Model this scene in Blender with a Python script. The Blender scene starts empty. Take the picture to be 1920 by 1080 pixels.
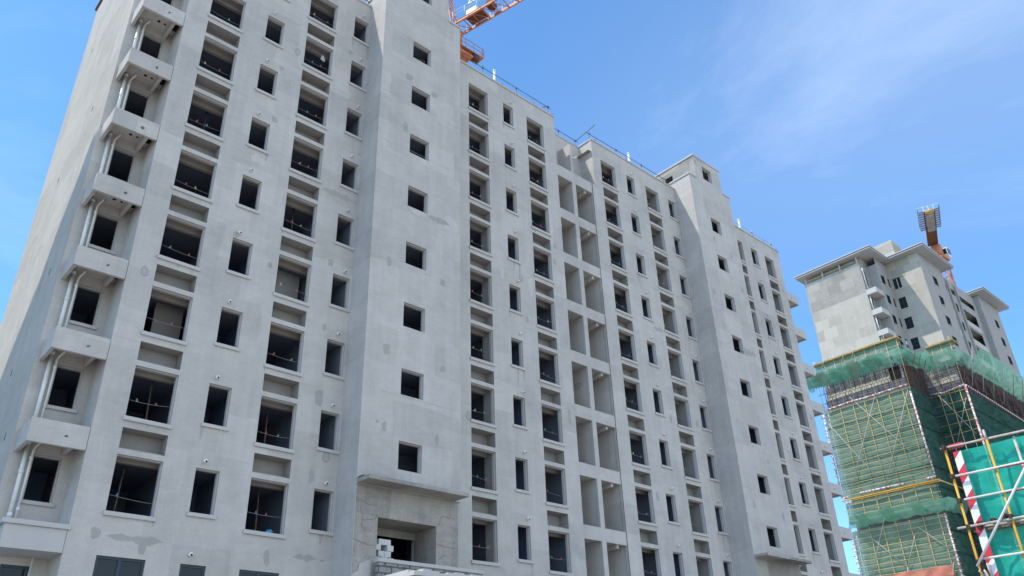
import bpy, bmesh, math, random
from mathutils import Vector, Matrix
random.seed(7)
S = bpy.context.scene
COL = S.collection
# ------------------------------------------------------------------ camera
cam = bpy.data.cameras.new('camera'); co = bpy.data.objects.new('camera', cam); COL.objects.link(co)
Rw = Matrix(((0.7441141572291173, -0.6672988397866133, -0.031723483898212196),
             (-0.30358011383625044, -0.38006327504226334, 0.8737225082641046),
             (-0.5950909472461917, -0.6405186690359528, -0.48538912134702994)))
m = Rw.transposed().to_4x4(); m.translation = (-8.59539799, -25.4667336, 1.6)
co.matrix_world = m
cam.sensor_width = 36; cam.lens = 1523.5913 / 1920 * 36
cam.clip_start = 0.1; cam.clip_end = 5000
S.camera = co
# ------------------------------------------------------------------ sky, sun, exposure
SUN = Vector((-0.56, 0.29, 1.0)).normalized()
EL = math.asin(SUN.z); AZ = math.atan2(SUN.x, SUN.y)
W = bpy.data.worlds.new('World'); S.world = W; W.use_nodes = True
nt = W.node_tree; N = nt.nodes; L = nt.links
bg = N['Background']; bg.inputs['Strength'].default_value = 0.15
sky = N.new('ShaderNodeTexSky'); sky.sky_type = 'NISHITA'; sky.sun_disc = False
sky.sun_elevation = EL; sky.sun_rotation = AZ
sky.altitude = 100; sky.air_density = 1.0; sky.dust_density = 0.3; sky.ozone_density = 2.2
tc = N.new('ShaderNodeTexCoord'); mp = N.new('ShaderNodeMapping'); mp.inputs['Scale'].default_value = (1.5, 0.7, 2.4)
mp.inputs['Rotation'].default_value = (0.3, 0.5, 0.6)
L.new(tc.outputs['Generated'], mp.inputs['Vector'])
nz = N.new('ShaderNodeTexNoise'); nz.inputs['Scale'].default_value = 1.15; nz.inputs['Detail'].default_value = 7; nz.inputs['Roughness'].default_value = 0.64; nz.inputs['Distortion'].default_value = 0.5
L.new(mp.outputs[0], nz.inputs['Vector'])
rp = N.new('ShaderNodeValToRGB'); rp.color_ramp.elements[0].position = 0.50; rp.color_ramp.elements[1].position = 0.88
rp.color_ramp.elements[0].color = (0, 0, 0, 1); rp.color_ramp.elements[1].color = (0.24, 0.24, 0.24, 1)
L.new(nz.outputs['Fac'], rp.inputs[0])
mx = N.new('ShaderNodeMix'); mx.data_type = 'RGBA'
tint = N.new('ShaderNodeMix'); tint.data_type = 'RGBA'; tint.blend_type = 'MULTIPLY'; tint.inputs[0].default_value = 1
tint.inputs[7].default_value = (0.62, 0.925, 1.10, 1)
L.new(sky.outputs[0], tint.inputs[6])
sq = N.new('ShaderNodeSeparateXYZ'); L.new(tc.outputs['Generated'], sq.inputs[0])
m3 = N.new('ShaderNodeMapRange'); m3.interpolation_type = 'SMOOTHSTEP'; L.new(sq.outputs[0], m3.inputs['Value']); m3.inputs['From Min'].default_value = 0.45; m3.inputs['From Max'].default_value = 0.95; m3.inputs['To Max'].default_value = 0.16
m4 = N.new('ShaderNodeMapRange'); m4.interpolation_type = 'SMOOTHSTEP'; L.new(sq.outputs[2], m4.inputs['Value']); m4.inputs['From Min'].default_value = 0.35; m4.inputs['From Max'].default_value = 0.7
mm = N.new('ShaderNodeMath'); mm.operation = 'MULTIPLY'; L.new(m3.outputs[0], mm.inputs[0]); L.new(m4.outputs[0], mm.inputs[1])
ad = N.new('ShaderNodeMath'); ad.operation = 'ADD'; L.new(rp.outputs[0], ad.inputs[0]); L.new(mm.outputs[0], ad.inputs[1])
L.new(ad.outputs[0], mx.inputs[0]); L.new(tint.outputs[2], mx.inputs[6]); mx.inputs[7].default_value = (6.2, 6.9, 7.8, 1)
# bright fill added to the unseen sky behind the camera, to light the facade
sp = N.new('ShaderNodeSeparateXYZ'); L.new(tc.outputs['Generated'], sp.inputs[0])
mr = N.new('ShaderNodeMapRange'); mr.interpolation_type = 'SMOOTHSTEP'; L.new(sp.outputs[1], mr.inputs['Value'])
mr.inputs['From Min'].default_value = -0.05; mr.inputs['From Max'].default_value = -0.75; mr.inputs['To Min'].default_value = 0; mr.inputs['To Max'].default_value = 0.3
cl = N.new('ShaderNodeMix'); cl.data_type = 'RGBA'; L.new(mr.outputs[0], cl.inputs[0]); L.new(mx.outputs[2], cl.inputs[6]); cl.inputs[7].default_value = (8.9, 8.4, 7.8, 1)
L.new(cl.outputs[2], bg.inputs['Color'])
ld = bpy.data.lights.new('sun', 'SUN'); ld.energy = 2.4; ld.angle = math.radians(0.5); ld.color = (1.0, 0.93, 0.82)
lo = bpy.data.objects.new('sun', ld); COL.objects.link(lo); lo.rotation_euler = SUN.to_track_quat('Z', 'Y').to_euler()
lo.location = (0, 0, 150)
S.view_settings.view_transform = 'Standard'; S.view_settings.look = 'None'
S.view_settings.exposure = 0.8; S.view_settings.gamma = 1.0
cy = S.cycles
cy.max_bounces = 7; cy.diffuse_bounces = 5; cy.glossy_bounces = 3; cy.transparent_max_bounces = 12; cy.transmission_bounces = 4
cy.use_denoising = True; cy.sample_clamp_indirect = 8

# ------------------------------------------------------------------ materials
def mat(name, col, rough=0.85, spec=0.25, metal=0.0):
    M = bpy.data.materials.new(name); M.use_nodes = True
    b = M.node_tree.nodes['Principled BSDF']
    b.inputs['Base Color'].default_value = (*col, 1); b.inputs['Roughness'].default_value = rough
    b.inputs['Metallic'].default_value = metal; b.inputs['Specular IOR Level'].default_value = spec
    return M

def node(M, t, **kw):
    n = M.node_tree.nodes.new(t)
    for k, v in kw.items(): setattr(n, k, v)
    return n

def mathn(M, op, a, b=None, clamp=False):
    n = node(M, 'ShaderNodeMath', operation=op, use_clamp=clamp)
    for i, v in enumerate((a, b)):
        if v is None: continue
        if isinstance(v, (int, float)): n.inputs[i].default_value = v
        else: M.node_tree.links.new(v, n.inputs[i])
    return n.outputs[0]

def noise(M, vec, scale, detail=4, rough=0.55, dist=0.0):
    n = node(M, 'ShaderNodeTexNoise'); n.inputs['Scale'].default_value = scale; n.inputs['Detail'].default_value = detail
    n.inputs['Roughness'].default_value = rough; n.inputs['Distortion'].default_value = dist
    M.node_tree.links.new(vec, n.inputs['Vector']); return n.outputs['Fac']

def scaled(M, vec, s):
    n = node(M, 'ShaderNodeMapping'); n.inputs['Scale'].default_value = s
    M.node_tree.links.new(vec, n.inputs['Vector']); return n.outputs[0]

def plaster(name, c0, c1, contrast=1.0, panels=0.05, marks=0.14, bump=0.25, warm=None):
    """weathered cement render: cloudy mottling, trowel bands, float panels, sparse repair rings, fine grain"""
    M = mat(name, c0, 0.92, 0.12); Lk = M.node_tree.links
    g = node(M, 'ShaderNodeNewGeometry').outputs['Position']
    big = noise(M, g, 0.16, 5, 0.6, 0.6); med = noise(M, g, 0.9, 6, 0.62, 0.4)
    trow = noise(M, scaled(M, g, (0.9, 0.9, 2.4)), 1.3, 5, 0.6, 1.2)
    drip = noise(M, scaled(M, g, (3.0, 3.0, 0.18)), 1.0, 3, 0.6)
    fine = noise(M, g, 26, 3, 0.7)
    sep = node(M, 'ShaderNodeSeparateXYZ'); Lk.new(g, sep.inputs[0])
    h = mathn(M, 'ADD', sep.outputs[0], sep.outputs[1])
    cmb = node(M, 'ShaderNodeCombineXYZ'); Lk.new(h, cmb.inputs[0]); Lk.new(sep.outputs[2], cmb.inputs[1])
    br = node(M, 'ShaderNodeTexBrick'); br.inputs['Scale'].default_value = 1.0
    br.inputs['Brick Width'].default_value = 1.85; br.inputs['Row Height'].default_value = 1.45
    br.inputs['Mortar Size'].default_value = 0.006; br.inputs['Mortar Smooth'].default_value = 1.0
    br.inputs['Color1'].default_value = (0.35, 0.35, 0.35, 1); br.inputs['Color2'].default_value = (0.65, 0.65, 0.65, 1)
    br.inputs['Mortar'].default_value = (0.30, 0.30, 0.30, 1)
    wob = node(M, 'ShaderNodeTexNoise'); wob.inputs['Scale'].default_value = 0.7; wob.inputs['Detail'].default_value = 5
    Lk.new(g, wob.inputs['Vector'])
    vm = node(M, 'ShaderNodeVectorMath', operation='MULTIPLY_ADD'); Lk.new(wob.outputs['Color'], vm.inputs[0])
    vm.inputs[1].default_value = (0.5, 0.35, 0); Lk.new(cmb.outputs[0], vm.inputs[2])
    Lk.new(vm.outputs[0], br.inputs['Vector'])
    v = mathn(M, 'MULTIPLY', mathn(M, 'SUBTRACT', big, 0.5), 0.40 * contrast)
    v = mathn(M, 'ADD', v, mathn(M, 'MULTIPLY', mathn(M, 'SUBTRACT', med, 0.5), 0.50 * contrast))
    v = mathn(M, 'ADD', v, mathn(M, 'MULTIPLY', mathn(M, 'SUBTRACT', trow, 0.5), 0.35 * contrast))
    v = mathn(M, 'ADD', v, mathn(M, 'MULTIPLY', mathn(M, 'SUBTRACT', drip, 0.5), 0.3 * contrast))
    v = mathn(M, 'ADD', v, mathn(M, 'MULTIPLY', mathn(M, 'SUBTRACT', fine, 0.5), 0.75 * contrast))
    v = mathn(M, 'ADD', v, mathn(M, 'MULTIPLY', mathn(M, 'SUBTRACT', br.outputs['Color'], 0.5), panels * 12 * contrast))
    v = mathn(M, 'ADD', v, 0.5, True)
    mixc = node(M, 'ShaderNodeMix', data_type='RGBA'); Lk.new(v, mixc.inputs[0])
    mixc.inputs[6].default_value = (*c1, 1); mixc.inputs[7].default_value = (*c0, 1)
    out = mixc.outputs[2]
    if marks:
        vo = node(M, 'ShaderNodeTexVoronoi'); vo.inputs['Scale'].default_value = 0.42; vo.feature = 'F1'
        wv = node(M, 'ShaderNodeVectorMath', operation='MULTIPLY_ADD'); Lk.new(wob.outputs['Color'], wv.inputs[0])
        wv.inputs[1].default_value = (0.45, 0.45, 0.45)
        Lk.new(scaled(M, g, (1.5, 0.6, 1.0)), wv.inputs[2]); Lk.new(wv.outputs[0], vo.inputs['Vector'])
        ring = mathn(M, 'LESS_THAN', mathn(M, 'ABSOLUTE', mathn(M, 'SUBTRACT', vo.outputs['Distance'], 0.075)), 0.012)
        disk = mathn(M, 'LESS_THAN', vo.outputs['Distance'], 0.075)
        sepc = node(M, 'ShaderNodeSeparateColor'); Lk.new(vo.outputs['Color'], sepc.inputs[0])
        sel = mathn(M, 'GREATER_THAN', sepc.outputs[0], 0.55)
        f = mathn(M, 'MULTIPLY', mathn(M, 'MULTIPLY', mathn(M, 'MAXIMUM', ring, mathn(M, 'MULTIPLY', disk, 0.5)), sel), marks * 2)
        m2 = node(M, 'ShaderNodeMix', data_type='RGBA'); Lk.new(f, m2.inputs[0]); Lk.new(out, m2.inputs[6])
        m2.inputs[7].default_value = (c1[0] * 0.55, c1[1] * 0.55, c1[2] * 0.55, 1); out = m2.outputs[2]
    Lk.new(out, M.node_tree.nodes['Principled BSDF'].inputs['Base Color'])
    if bump:
        bp = node(M, 'ShaderNodeBump'); bp.inputs['Strength'].default_value = bump; bp.inputs['Distance'].default_value = 0.02
        Lk.new(mathn(M, 'ADD', mathn(M, 'MULTIPLY', med, 2.0), fine), bp.inputs['Height'])
        Lk.new(bp.outputs[0], M.node_tree.nodes['Principled BSDF'].inputs['Normal'])
    return M

def mottled(name, c0, c1, scale=3.0, rough=0.7, spec=0.3, metal=0.0, bump=0.0, stretch=(1, 1, 1)):
    M = mat(name, c0, rough, spec, metal); Lk = M.node_tree.links
    g = scaled(M, node(M, 'ShaderNodeNewGeometry').outputs['Position'], stretch)
    n = noise(M, g, scale, 6, 0.65, 0.3)
    r = node(M, 'ShaderNodeValToRGB'); r.color_ramp.elements[0].position = 0.32; r.color_ramp.elements[1].position = 0.68
    r.color_ramp.elements[0].color = (*c1, 1); r.color_ramp.elements[1].color = (*c0, 1)
    Lk.new(n, r.inputs[0]); Lk.new(r.outputs[0], M.node_tree.nodes['Principled BSDF'].inputs['Base Color'])
    if bump:
        bp = node(M, 'ShaderNodeBump'); bp.inputs['Strength'].default_value = bump; bp.inputs['Distance'].default_value = 0.03
        Lk.new(n, bp.inputs['Height']); Lk.new(bp.outputs[0], M.node_tree.nodes['Principled BSDF'].inputs['Normal'])
    return M

def netting(name, c0, c1, alpha=0.25, scale=0.8):
    """green debris netting: woven sheet that lets some light through"""
    M = bpy.data.materials.new(name); M.use_nodes = True; Lk = M.node_tree.links; nodes = M.node_tree.nodes
    nodes.remove(nodes['Principled BSDF']); outn = nodes['Material Output']
    g = node(M, 'ShaderNodeNewGeometry').outputs['Position']
    n = noise(M, scaled(M, g, (1, 1, 2.2)), scale, 7, 0.65, 0.6)
    r = node(M, 'ShaderNodeValToRGB'); r.color_ramp.elements[0].position = 0.3; r.color_ramp.elements[1].position = 0.7
    r.color_ramp.elements[0].color = (*c1, 1); r.color_ramp.elements[1].color = (*c0, 1); Lk.new(n, r.inputs[0])
    d = node(M, 'ShaderNodeBsdfDiffuse'); t = node(M, 'ShaderNodeBsdfTranslucent'); tr = node(M, 'ShaderNodeBsdfTransparent')
    Lk.new(r.outputs[0], d.inputs[0]); Lk.new(r.outputs[0], t.inputs[0])
    m1 = node(M, 'ShaderNodeMixShader'); m1.inputs[0].default_value = 0.35; Lk.new(d.outputs[0], m1.inputs[1]); Lk.new(t.outputs[0], m1.inputs[2])
    m2 = node(M, 'ShaderNodeMixShader'); m2.inputs[0].default_value = alpha; Lk.new(m1.outputs[0], m2.inputs[1]); Lk.new(tr.outputs[0], m2.inputs[2])
    Lk.new(m2.outputs[0], outn.inputs[0]); return M

def banded(name, ca, cb, axis, period, duty=0.5, slant=0.0, slant_axis=0, rag=0.0):
    """alternating painted bands along one axis (red and white)"""
    M = mat(name, ca, 0.5, 0.3); Lk = M.node_tree.links
    sep = node(M, 'ShaderNodeSeparateXYZ'); Lk.new(node(M, 'ShaderNodeNewGeometry').outputs['Position'], sep.inputs[0])
    t = sep.outputs[axis]
    t = mathn(M, 'ADD', t, mathn(M, 'MULTIPLY', noise(M, node(M, 'ShaderNodeNewGeometry').outputs['Position'], 1.7, 2), rag))
    if slant: t = mathn(M, 'ADD', t, mathn(M, 'MULTIPLY', sep.outputs[slant_axis], slant))
    f = mathn(M, 'LESS_THAN', mathn(M, 'FRACT', mathn(M, 'MULTIPLY', t, 1.0 / period)), duty)
    mi = node(M, 'ShaderNodeMix', data_type='RGBA'); Lk.new(f, mi.inputs[0])
    mi.inputs[6].default_value = (*ca, 1); mi.inputs[7].default_value = (*cb, 1)
    Lk.new(mi.outputs[2], M.node_tree.nodes['Principled BSDF'].inputs['Base Color']); return M

def blockwork(name, c0, c1, mortar, w=0.6, h=0.24):
    M = mat(name, c0, 0.9, 0.1); Lk = M.node_tree.links
    g = node(M, 'ShaderNodeNewGeometry').outputs['Position']
    sep = node(M, 'ShaderNodeSeparateXYZ'); Lk.new(g, sep.inputs[0])
    cmb = node(M, 'ShaderNodeCombineXYZ'); Lk.new(mathn(M, 'ADD', sep.outputs[0], sep.outputs[1]), cmb.inputs[0]); Lk.new(sep.outputs[2], cmb.inputs[1])
    br = node(M, 'ShaderNodeTexBrick'); br.inputs['Scale'].default_value = 1; br.inputs['Brick Width'].default_value = w; br.inputs['Row Height'].default_value = h
    br.inputs['Mortar Size'].default_value = 0.03; br.inputs['Color1'].default_value = (*c0, 1); br.inputs['Color2'].default_value = (*c1, 1); br.inputs['Mortar'].default_value = (*mortar, 1)
    wob = node(M, 'ShaderNodeTexNoise'); wob.inputs['Scale'].default_value = 6; Lk.new(g, wob.inputs['Vector'])
    vm = node(M, 'ShaderNodeVectorMath', operation='MULTIPLY_ADD'); Lk.new(wob.outputs['Color'], vm.inputs[0]); vm.inputs[1].default_value = (0.08, 0.08, 0); Lk.new(cmb.outputs[0], vm.inputs[2])
    Lk.new(vm.outputs[0], br.inputs['Vector'])
    mi = node(M, 'ShaderNodeMix', data_type='RGBA', blend_type='MULTIPLY'); mi.inputs[0].default_value = 0.6
    Lk.new(br.outputs['Color'], mi.inputs[6])
    n = noise(M, g, 2.5, 6, 0.7); r = node(M, 'ShaderNodeValToRGB'); r.color_ramp.elements[0].color = (0.35, 0.35, 0.35, 1); r.color_ramp.elements[0].position = 0.3; r.color_ramp.elements[1].position = 0.6
    Lk.new(n, r.inputs[0]); Lk.new(r.outputs[0], mi.inputs[7])
    Lk.new(mi.outputs[2], M.node_tree.nodes['Principled BSDF'].inputs['Base Color']); return M

PL = plaster('cement_render', (0.60, 0.564, 0.518), (0.39, 0.367, 0.34), 1.7, 0.055, 0.26)
PLG = plaster('gable_render', (0.54, 0.51, 0.455), (0.37, 0.348, 0.31), 1.9)
PLS = plaster('trim_render', (0.565, 0.54, 0.51), (0.45, 0.435, 0.415), 1.0, 0.0, 0)
NICHE = plaster('shaded_niche_render', (0.37, 0.35, 0.32), (0.27, 0.255, 0.235), 1.2, 0.0, 0)  # wall concrete darkened to carry the shade inside the niches
RAW = plaster('raw_concrete', (0.45, 0.415, 0.365), (0.24, 0.222, 0.20), 2.0, 0.10, 0.15)
INT = plaster('ceiling_concrete', (0.46, 0.42, 0.37), (0.30, 0.275, 0.245), 1.0, 0.03, 0)
INW = plaster('room_shade_render', (0.24, 0.27, 0.33), (0.15, 0.175, 0.225), 1.2, 0.03, 0)  # room shade and a bluish veil put into the colour
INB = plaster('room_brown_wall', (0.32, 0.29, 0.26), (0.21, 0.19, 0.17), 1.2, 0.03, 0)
PARTM = plaster('partition_render', (0.42, 0.41, 0.39), (0.32, 0.31, 0.295), 1.0, 0.0, 0)
PATCH = plaster('repair_mortar', (0.45, 0.43, 0.40), (0.325, 0.31, 0.29), 1.9, 0.0, 0)
PATCHL = plaster('fresh_mortar', (0.59, 0.56, 0.52), (0.49, 0.465, 0.43), 1.0, 0.0, 0)
CRACK = mat('dark_joint_gap', (0.17, 0.165, 0.16), 0.95)  # dark grey for cracks, small holes and eave gaps
DARK = mat('dark_hole', (0.012, 0.012, 0.013), 0.9)
PVC = mottled('white_pvc', (0.80, 0.80, 0.78), (0.66, 0.66, 0.63), 2.5, 0.35, 0.5)
STEEL = mottled('grey_pipe_steel', (0.22, 0.18, 0.15), (0.10, 0.07, 0.055), 9, 0.6, 0.4, 0.4)
RUST = mottled('rusty_steel', (0.20, 0.075, 0.035), (0.10, 0.04, 0.025), 7, 0.75, 0.3, 0.1)
ORANGE = mottled('faded_orange_paint', (0.60, 0.23, 0.11), (0.42, 0.14, 0.07), 2.0, 0.55, 0.35)
WHITEP = mottled('white_paint', (0.80, 0.79, 0.76), (0.60, 0.57, 0.53), 3.0, 0.45, 0.4)
YEL = mottled('yellow_paint', (0.72, 0.40, 0.03), (0.58, 0.30, 0.03), 5.0, 0.42, 0.45)
YELF = mottled('dusty_yellow_paint', (0.70, 0.52, 0.20), (0.46, 0.34, 0.15), 3.0, 0.6, 0.3)
GREYTUBE = mottled('dusty_white_tube', (0.62, 0.58, 0.54), (0.40, 0.30, 0.25), 9.0, 0.55, 0.4)
CLAMP = mottled('oily_coupler_steel', (0.13, 0.085, 0.055), (0.04, 0.03, 0.025), 20, 0.5, 0.4, 0.5)
FRAME = mat('dark_window_frame', (0.016, 0.035, 0.05), 0.4, 0.5)
GROUND = mottled('site_ground', (0.44, 0.41, 0.36), (0.30, 0.275, 0.24), 0.5, 0.95, 0.1, bump=0.4)
ROOFT = mottled('roof_fascia', (0.62, 0.61, 0.59), (0.50, 0.49, 0.48), 1.5, 0.7)
SOFF = plaster('soffit_render', (0.50, 0.49, 0.475), (0.38, 0.375, 0.37), 1.0, 0.0, 0)
BLK = blockwork('block_masonry', (0.38, 0.37, 0.345), (0.28, 0.27, 0.25), (0.13, 0.125, 0.115), 0.85, 0.34)
BLKG = blockwork('grey_block_masonry', (0.34, 0.335, 0.32), (0.28, 0.275, 0.26), (0.13, 0.125, 0.12), 0.5, 0.22)
AAC = mottled('aerated_block', (0.66, 0.655, 0.64), (0.54, 0.535, 0.52), 14, 0.9, 0.1)
NET = netting('green_debris_net', (0.36, 0.46, 0.36), (0.17, 0.33, 0.235), 0.16, 0.45)
NETD = netting('shaded_net_and_seam', (0.09, 0.19, 0.15), (0.03, 0.085, 0.07), 0.10)  # same net darkened for faces out of the sun; also the dark seams
NETC = netting('catch_net_green', (0.30, 0.56, 0.43), (0.11, 0.38, 0.27), 0.30, 1.3)
NETF = netting('bright_green_net', (0.05, 0.56, 0.43), (0.025, 0.42, 0.32), 0.14, 2.2)
RW_Z = banded('red_white_bands', (0.72, 0.68, 0.66), (0.55, 0.09, 0.10), 2, 0.42)
RW_Y = banded('red_white_tape', (0.74, 0.72, 0.70), (0.55, 0.12, 0.13), 1, 0.5)
RW_X = banded('red_white_tape_long', (0.74, 0.72, 0.70), (0.5, 0.14, 0.15), 0, 0.5)
BOARD = banded('red_white_board', (0.80, 0.80, 0.80), (0.62, 0.045, 0.07), 2, 0.55, 0.5, 1.0, 1)
RWRAIL = banded('red_white_rail', (0.80, 0.80, 0.79), (0.55, 0.06, 0.08), 1, 1.7, 0.5)
TARPM = mottled('faded_red_tarp', (0.62, 0.26, 0.17), (0.50, 0.17, 0.12), 1.6, 0.8, 0.1)
WOODY = mottled('yellow_timber', (0.52, 0.38, 0.17), (0.30, 0.21, 0.10), 3, 0.7, 0.2)
FLAGM = {'red': mat('red_flag', (0.28, 0.09, 0.10), 0.8), 'green': mat('green_flag', (0.13, 0.26, 0.16), 0.8),
         'yellow': mat('yellow_flag', (0.42, 0.37, 0.13), 0.8), 'blue': mat('blue_flag', (0.09, 0.18, 0.28), 0.8)}
CORDM = mat('pale_cord', (0.22, 0.21, 0.2), 0.8)
BLUEP = mat('blue_plastic', (0.04, 0.28, 0.42), 0.45)
GLASS = mat('window_glass', (0.02, 0.027, 0.03), 0.08, 0.3)

# ------------------------------------------------------------------ mesh helpers
def link(name, me=None, parent=None):
    o = bpy.data.objects.new(name, me); COL.objects.link(o)
    if parent is not None: o.parent = parent
    return o

def tag(o, label=None, cat=None, group=None, kind=None):
    if label: o['label'] = label
    if cat: o['category'] = cat
    if group: o['group'] = group
    if kind: o['kind'] = kind
    return o

class MB:
    def __init__(s): s.v = []; s.f = []; s.sm = []
    def quad(s, a, b, c, d, sm=False):
        i = len(s.v); s.v += [a, b, c, d]; s.f.append((i, i + 1, i + 2, i + 3)); s.sm.append(sm)
    def poly(s, pts):
        i = len(s.v); s.v += pts; s.f.append(tuple(range(i, i + len(pts)))); s.sm.append(False)
    def box(s, x0, x1, y0, y1, z0, z1):
        i = len(s.v)
        s.v += [(x0, y0, z0), (x1, y0, z0), (x1, y1, z0), (x0, y1, z0), (x0, y0, z1), (x1, y0, z1), (x1, y1, z1), (x0, y1, z1)]
        for f in ((0, 3, 2, 1), (4, 5, 6, 7), (0, 1, 5, 4), (1, 2, 6, 5), (2, 3, 7, 6), (3, 0, 4, 7)):
            s.f.append(tuple(i + k for k in f)); s.sm.append(False)
        return s
    def tube(s, pts, r, n=8, caps=True):
        pts = [Vector(p) for p in pts]; rings = []
        up = Vector((0.13, 0.27, 1)).normalized()
        for k, p in enumerate(pts):
            d = (pts[min(k + 1, len(pts) - 1)] - pts[max(k - 1, 0)]).normalized()
            a = d.cross(up)
            if a.length < 0.05: a = d.cross(Vector((1, 0.2, 0)))
            a.normalize(); b = d.cross(a)
            i = len(s.v); rings.append(i)
            for q in range(n):
                t = 2 * math.pi * q / n; s.v.append(tuple(p + a * (r * math.cos(t)) + b * (r * math.sin(t))))
        for i0, i1 in zip(rings, rings[1:]):
            for q in range(n):
                s.f.append((i0 + q, i0 + (q + 1) % n, i1 + (q + 1) % n, i1 + q)); s.sm.append(True)
        if caps:
            s.f.append(tuple(rings[0] + q for q in range(n))[::-1]); s.sm.append(False)
            s.f.append(tuple(rings[-1] + q for q in range(n))); s.sm.append(False)
        return s
    def bar(s, a, b, w, h=None):
        """square section bar between two points"""
        h = h or w; a = Vector(a); b = Vector(b); d = (b - a).normalized()
        side = d.cross(Vector((0, 0, 1)))
        if side.length < 0.05: side = Vector((1, 0, 0))
        side.normalize(); up = side.cross(d)
        i = len(s.v)
        for p in (a, b):
            for sx, sz in ((-1, -1), (1, -1), (1, 1), (-1, 1)): s.v.append(tuple(p + side * (sx * w / 2) + up * (sz * h / 2)))
        for f in ((0, 1, 2, 3), (7, 6, 5, 4), (0, 4, 5, 1), (1, 5, 6, 2), (2, 6, 7, 3), (3, 7, 4, 0)):
            s.f.append(tuple(i + k for k in f)); s.sm.append(False)
        return s
    def sheet_x(s, y, x0, x1, z0, z1, holes=()):
        """wall sheet on y = const with rectangular holes (xa, xb, za, zb)"""
        xs = sorted({x0, x1, *[h[0] for h in holes], *[h[1] for h in holes]}); zs = sorted({z0, z1, *[h[2] for h in holes], *[h[3] for h in holes]})
        xs = [x for x in xs if x0 <= x <= x1]; zs = [z for z in zs if z0 <= z <= z1]
        for za, zb in zip(zs, zs[1:]):
            for xa, xb in zip(xs, xs[1:]):
                cx, cz = (xa + xb) / 2, (za + zb) / 2
                if any(h[0] < cx < h[1] and h[2] < cz < h[3] for h in holes): continue
                s.quad((xa, y, za), (xb, y, za), (xb, y, zb), (xa, y, zb))
        return s
    def sheet_y(s, x, y0, y1, z0, z1, holes=()):
        ys = sorted({y0, y1, *[h[0] for h in holes], *[h[1] for h in holes]}); zs = sorted({z0, z1, *[h[2] for h in holes], *[h[3] for h in holes]})
        for za, zb in zip(zs, zs[1:]):
            for ya, yb in zip(ys, ys[1:]):
                c, cz = (ya + yb) / 2, (za + zb) / 2
                if any(h[0] < c < h[1] and h[2] < cz < h[3] for h in holes): continue
                s.quad((x, yb, za), (x, ya, za), (x, ya, zb), (x, yb, zb))
        return s
    def build(s, name, material, parent=None, bevel=0.0):
        me = bpy.data.meshes.new(name); me.from_pydata([tuple(v) for v in s.v], [], s.f); me.update()
        me.polygons.foreach_set('use_smooth', s.sm); me.materials.append(material)
        o = link(name, me, parent)
        if bevel:
            b = o.modifiers.new('bevel', 'BEVEL'); b.width = bevel; b.segments = 2; b.limit_method = 'ANGLE'
        return o

def empty(name, loc, label, cat, group=None):
    o = link(name); o.location = loc; o.empty_display_size = 0.5
    tag(o, label, cat, group); return o

class Thing:
    """Empty at the base; parts are given in world coordinates and parented keeping their place"""
    def __init__(s, name, loc, label, cat, group=None):
        s.o = empty(name, loc, label, cat, group); s.inv = Matrix.Translation(Vector(loc)).inverted()
    def add(s, mb, name, material, parent=None, bevel=0.0):
        o = mb.build(name, material, parent or s.o, bevel)
        if parent is None: o.matrix_parent_inverse = s.inv
        return o

# ------------------------------------------------------------------ ground
g = MB(); n = 24
for i in range(n):
    for j in range(n):
        x0, x1 = -900 + 1800 * i / n, -900 + 1800 * (i + 1) / n; y0, y1 = -900 + 1800 * j / n, -900 + 1800 * (j + 1) / n
        g.quad((x0, y0, 0), (x1, y0, 0), (x1, y1, 0), (x0, y1, 0))
tag(g.build('ground', GROUND), 'bare dusty building site ground', None, None, 'structure')

# ------------------------------------------------------------------ the long apartment block
FH = 2.9
BL = Thing('apartment_block', (20, 5, 0), 'long ten storey unglazed grey apartment block filling most of the view', 'building')
ROOF = 33.85
def zf(k): return FH * (k - 2)
WTOP, WBOT, STOP, SBOT = 9.49, 7.77, 9.49, 8.06
WIDE = {'W1': (-1.37, 0.02), 'W2': (2.94, 4.32), 'M1': (12.42, 13.76), 'M2': (16.67, 17.98), 'M3': (22.88, 24.2), 'M4': (27.16, 28.47), 'R1': (36.72, 38.05), 'R2': (40.98, 42.18)}
SMALL = {'S1': (1.06, 1.85), 'S2': (5.30, 6.08), 'N1': (14.89, 15.62), 'N2': (25.29, 26.05), 'N3': (29.5, 30.25), 'N4': (39.14, 39.97)}
FL = range(2, 11)
secA, secM, secM3, secR = (-2.25, 6.15), (10.75, 18.94), (21.9, 30.4), (35.03, 43.2)
holes = []
for c, (a, b) in WIDE.items():
    for k in FL:
        holes.append((a, b, WBOT + zf(k), WTOP + zf(k)))
        if k > 2: holes.append((a, b, 9.67 + zf(k - 1), 10.33 + zf(k - 1)))
for c, (a, b) in SMALL.items():
    for k in FL: holes.append((a, b, SBOT + zf(k), STOP + zf(k)))
F1 = [(-1.36, 0.02, 5.0, 6.54), (1.05, 1.85, 5.1, 6.54), (2.93, 4.30, 5.0, 6.55), (5.30, 6.08, 5.1, 6.55)]
holes += F1
fw = MB()
for a, b in (secA, secM, secM3, secR):
    fw.sheet_x(0, a if a != 21.9 else 22.16, b, 0, ROOF, [h for h in holes if a < (h[0] + h[1]) / 2 < b])
# returns at the open corners of each front panel
for x, d, za in ((secA[0], 1.3, 0), (secM[1], 1.04, 30.4), (secR[1], 1.3, 0)):
    fw.sheet_y(x, 0, d, za, ROOF)
fw.sheet_x(0, 21.9, 22.16, 0, 30.45); fw.quad((21.9, 0, 30.45), (22.16, 0, 30.45), (22.16, .2, 30.45), (21.9, .2, 30.45)); fw.sheet_y(22.16, 0.0, 1.04, 30.4, ROOF)
BL.add(fw, 'front_wall', PL)
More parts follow.
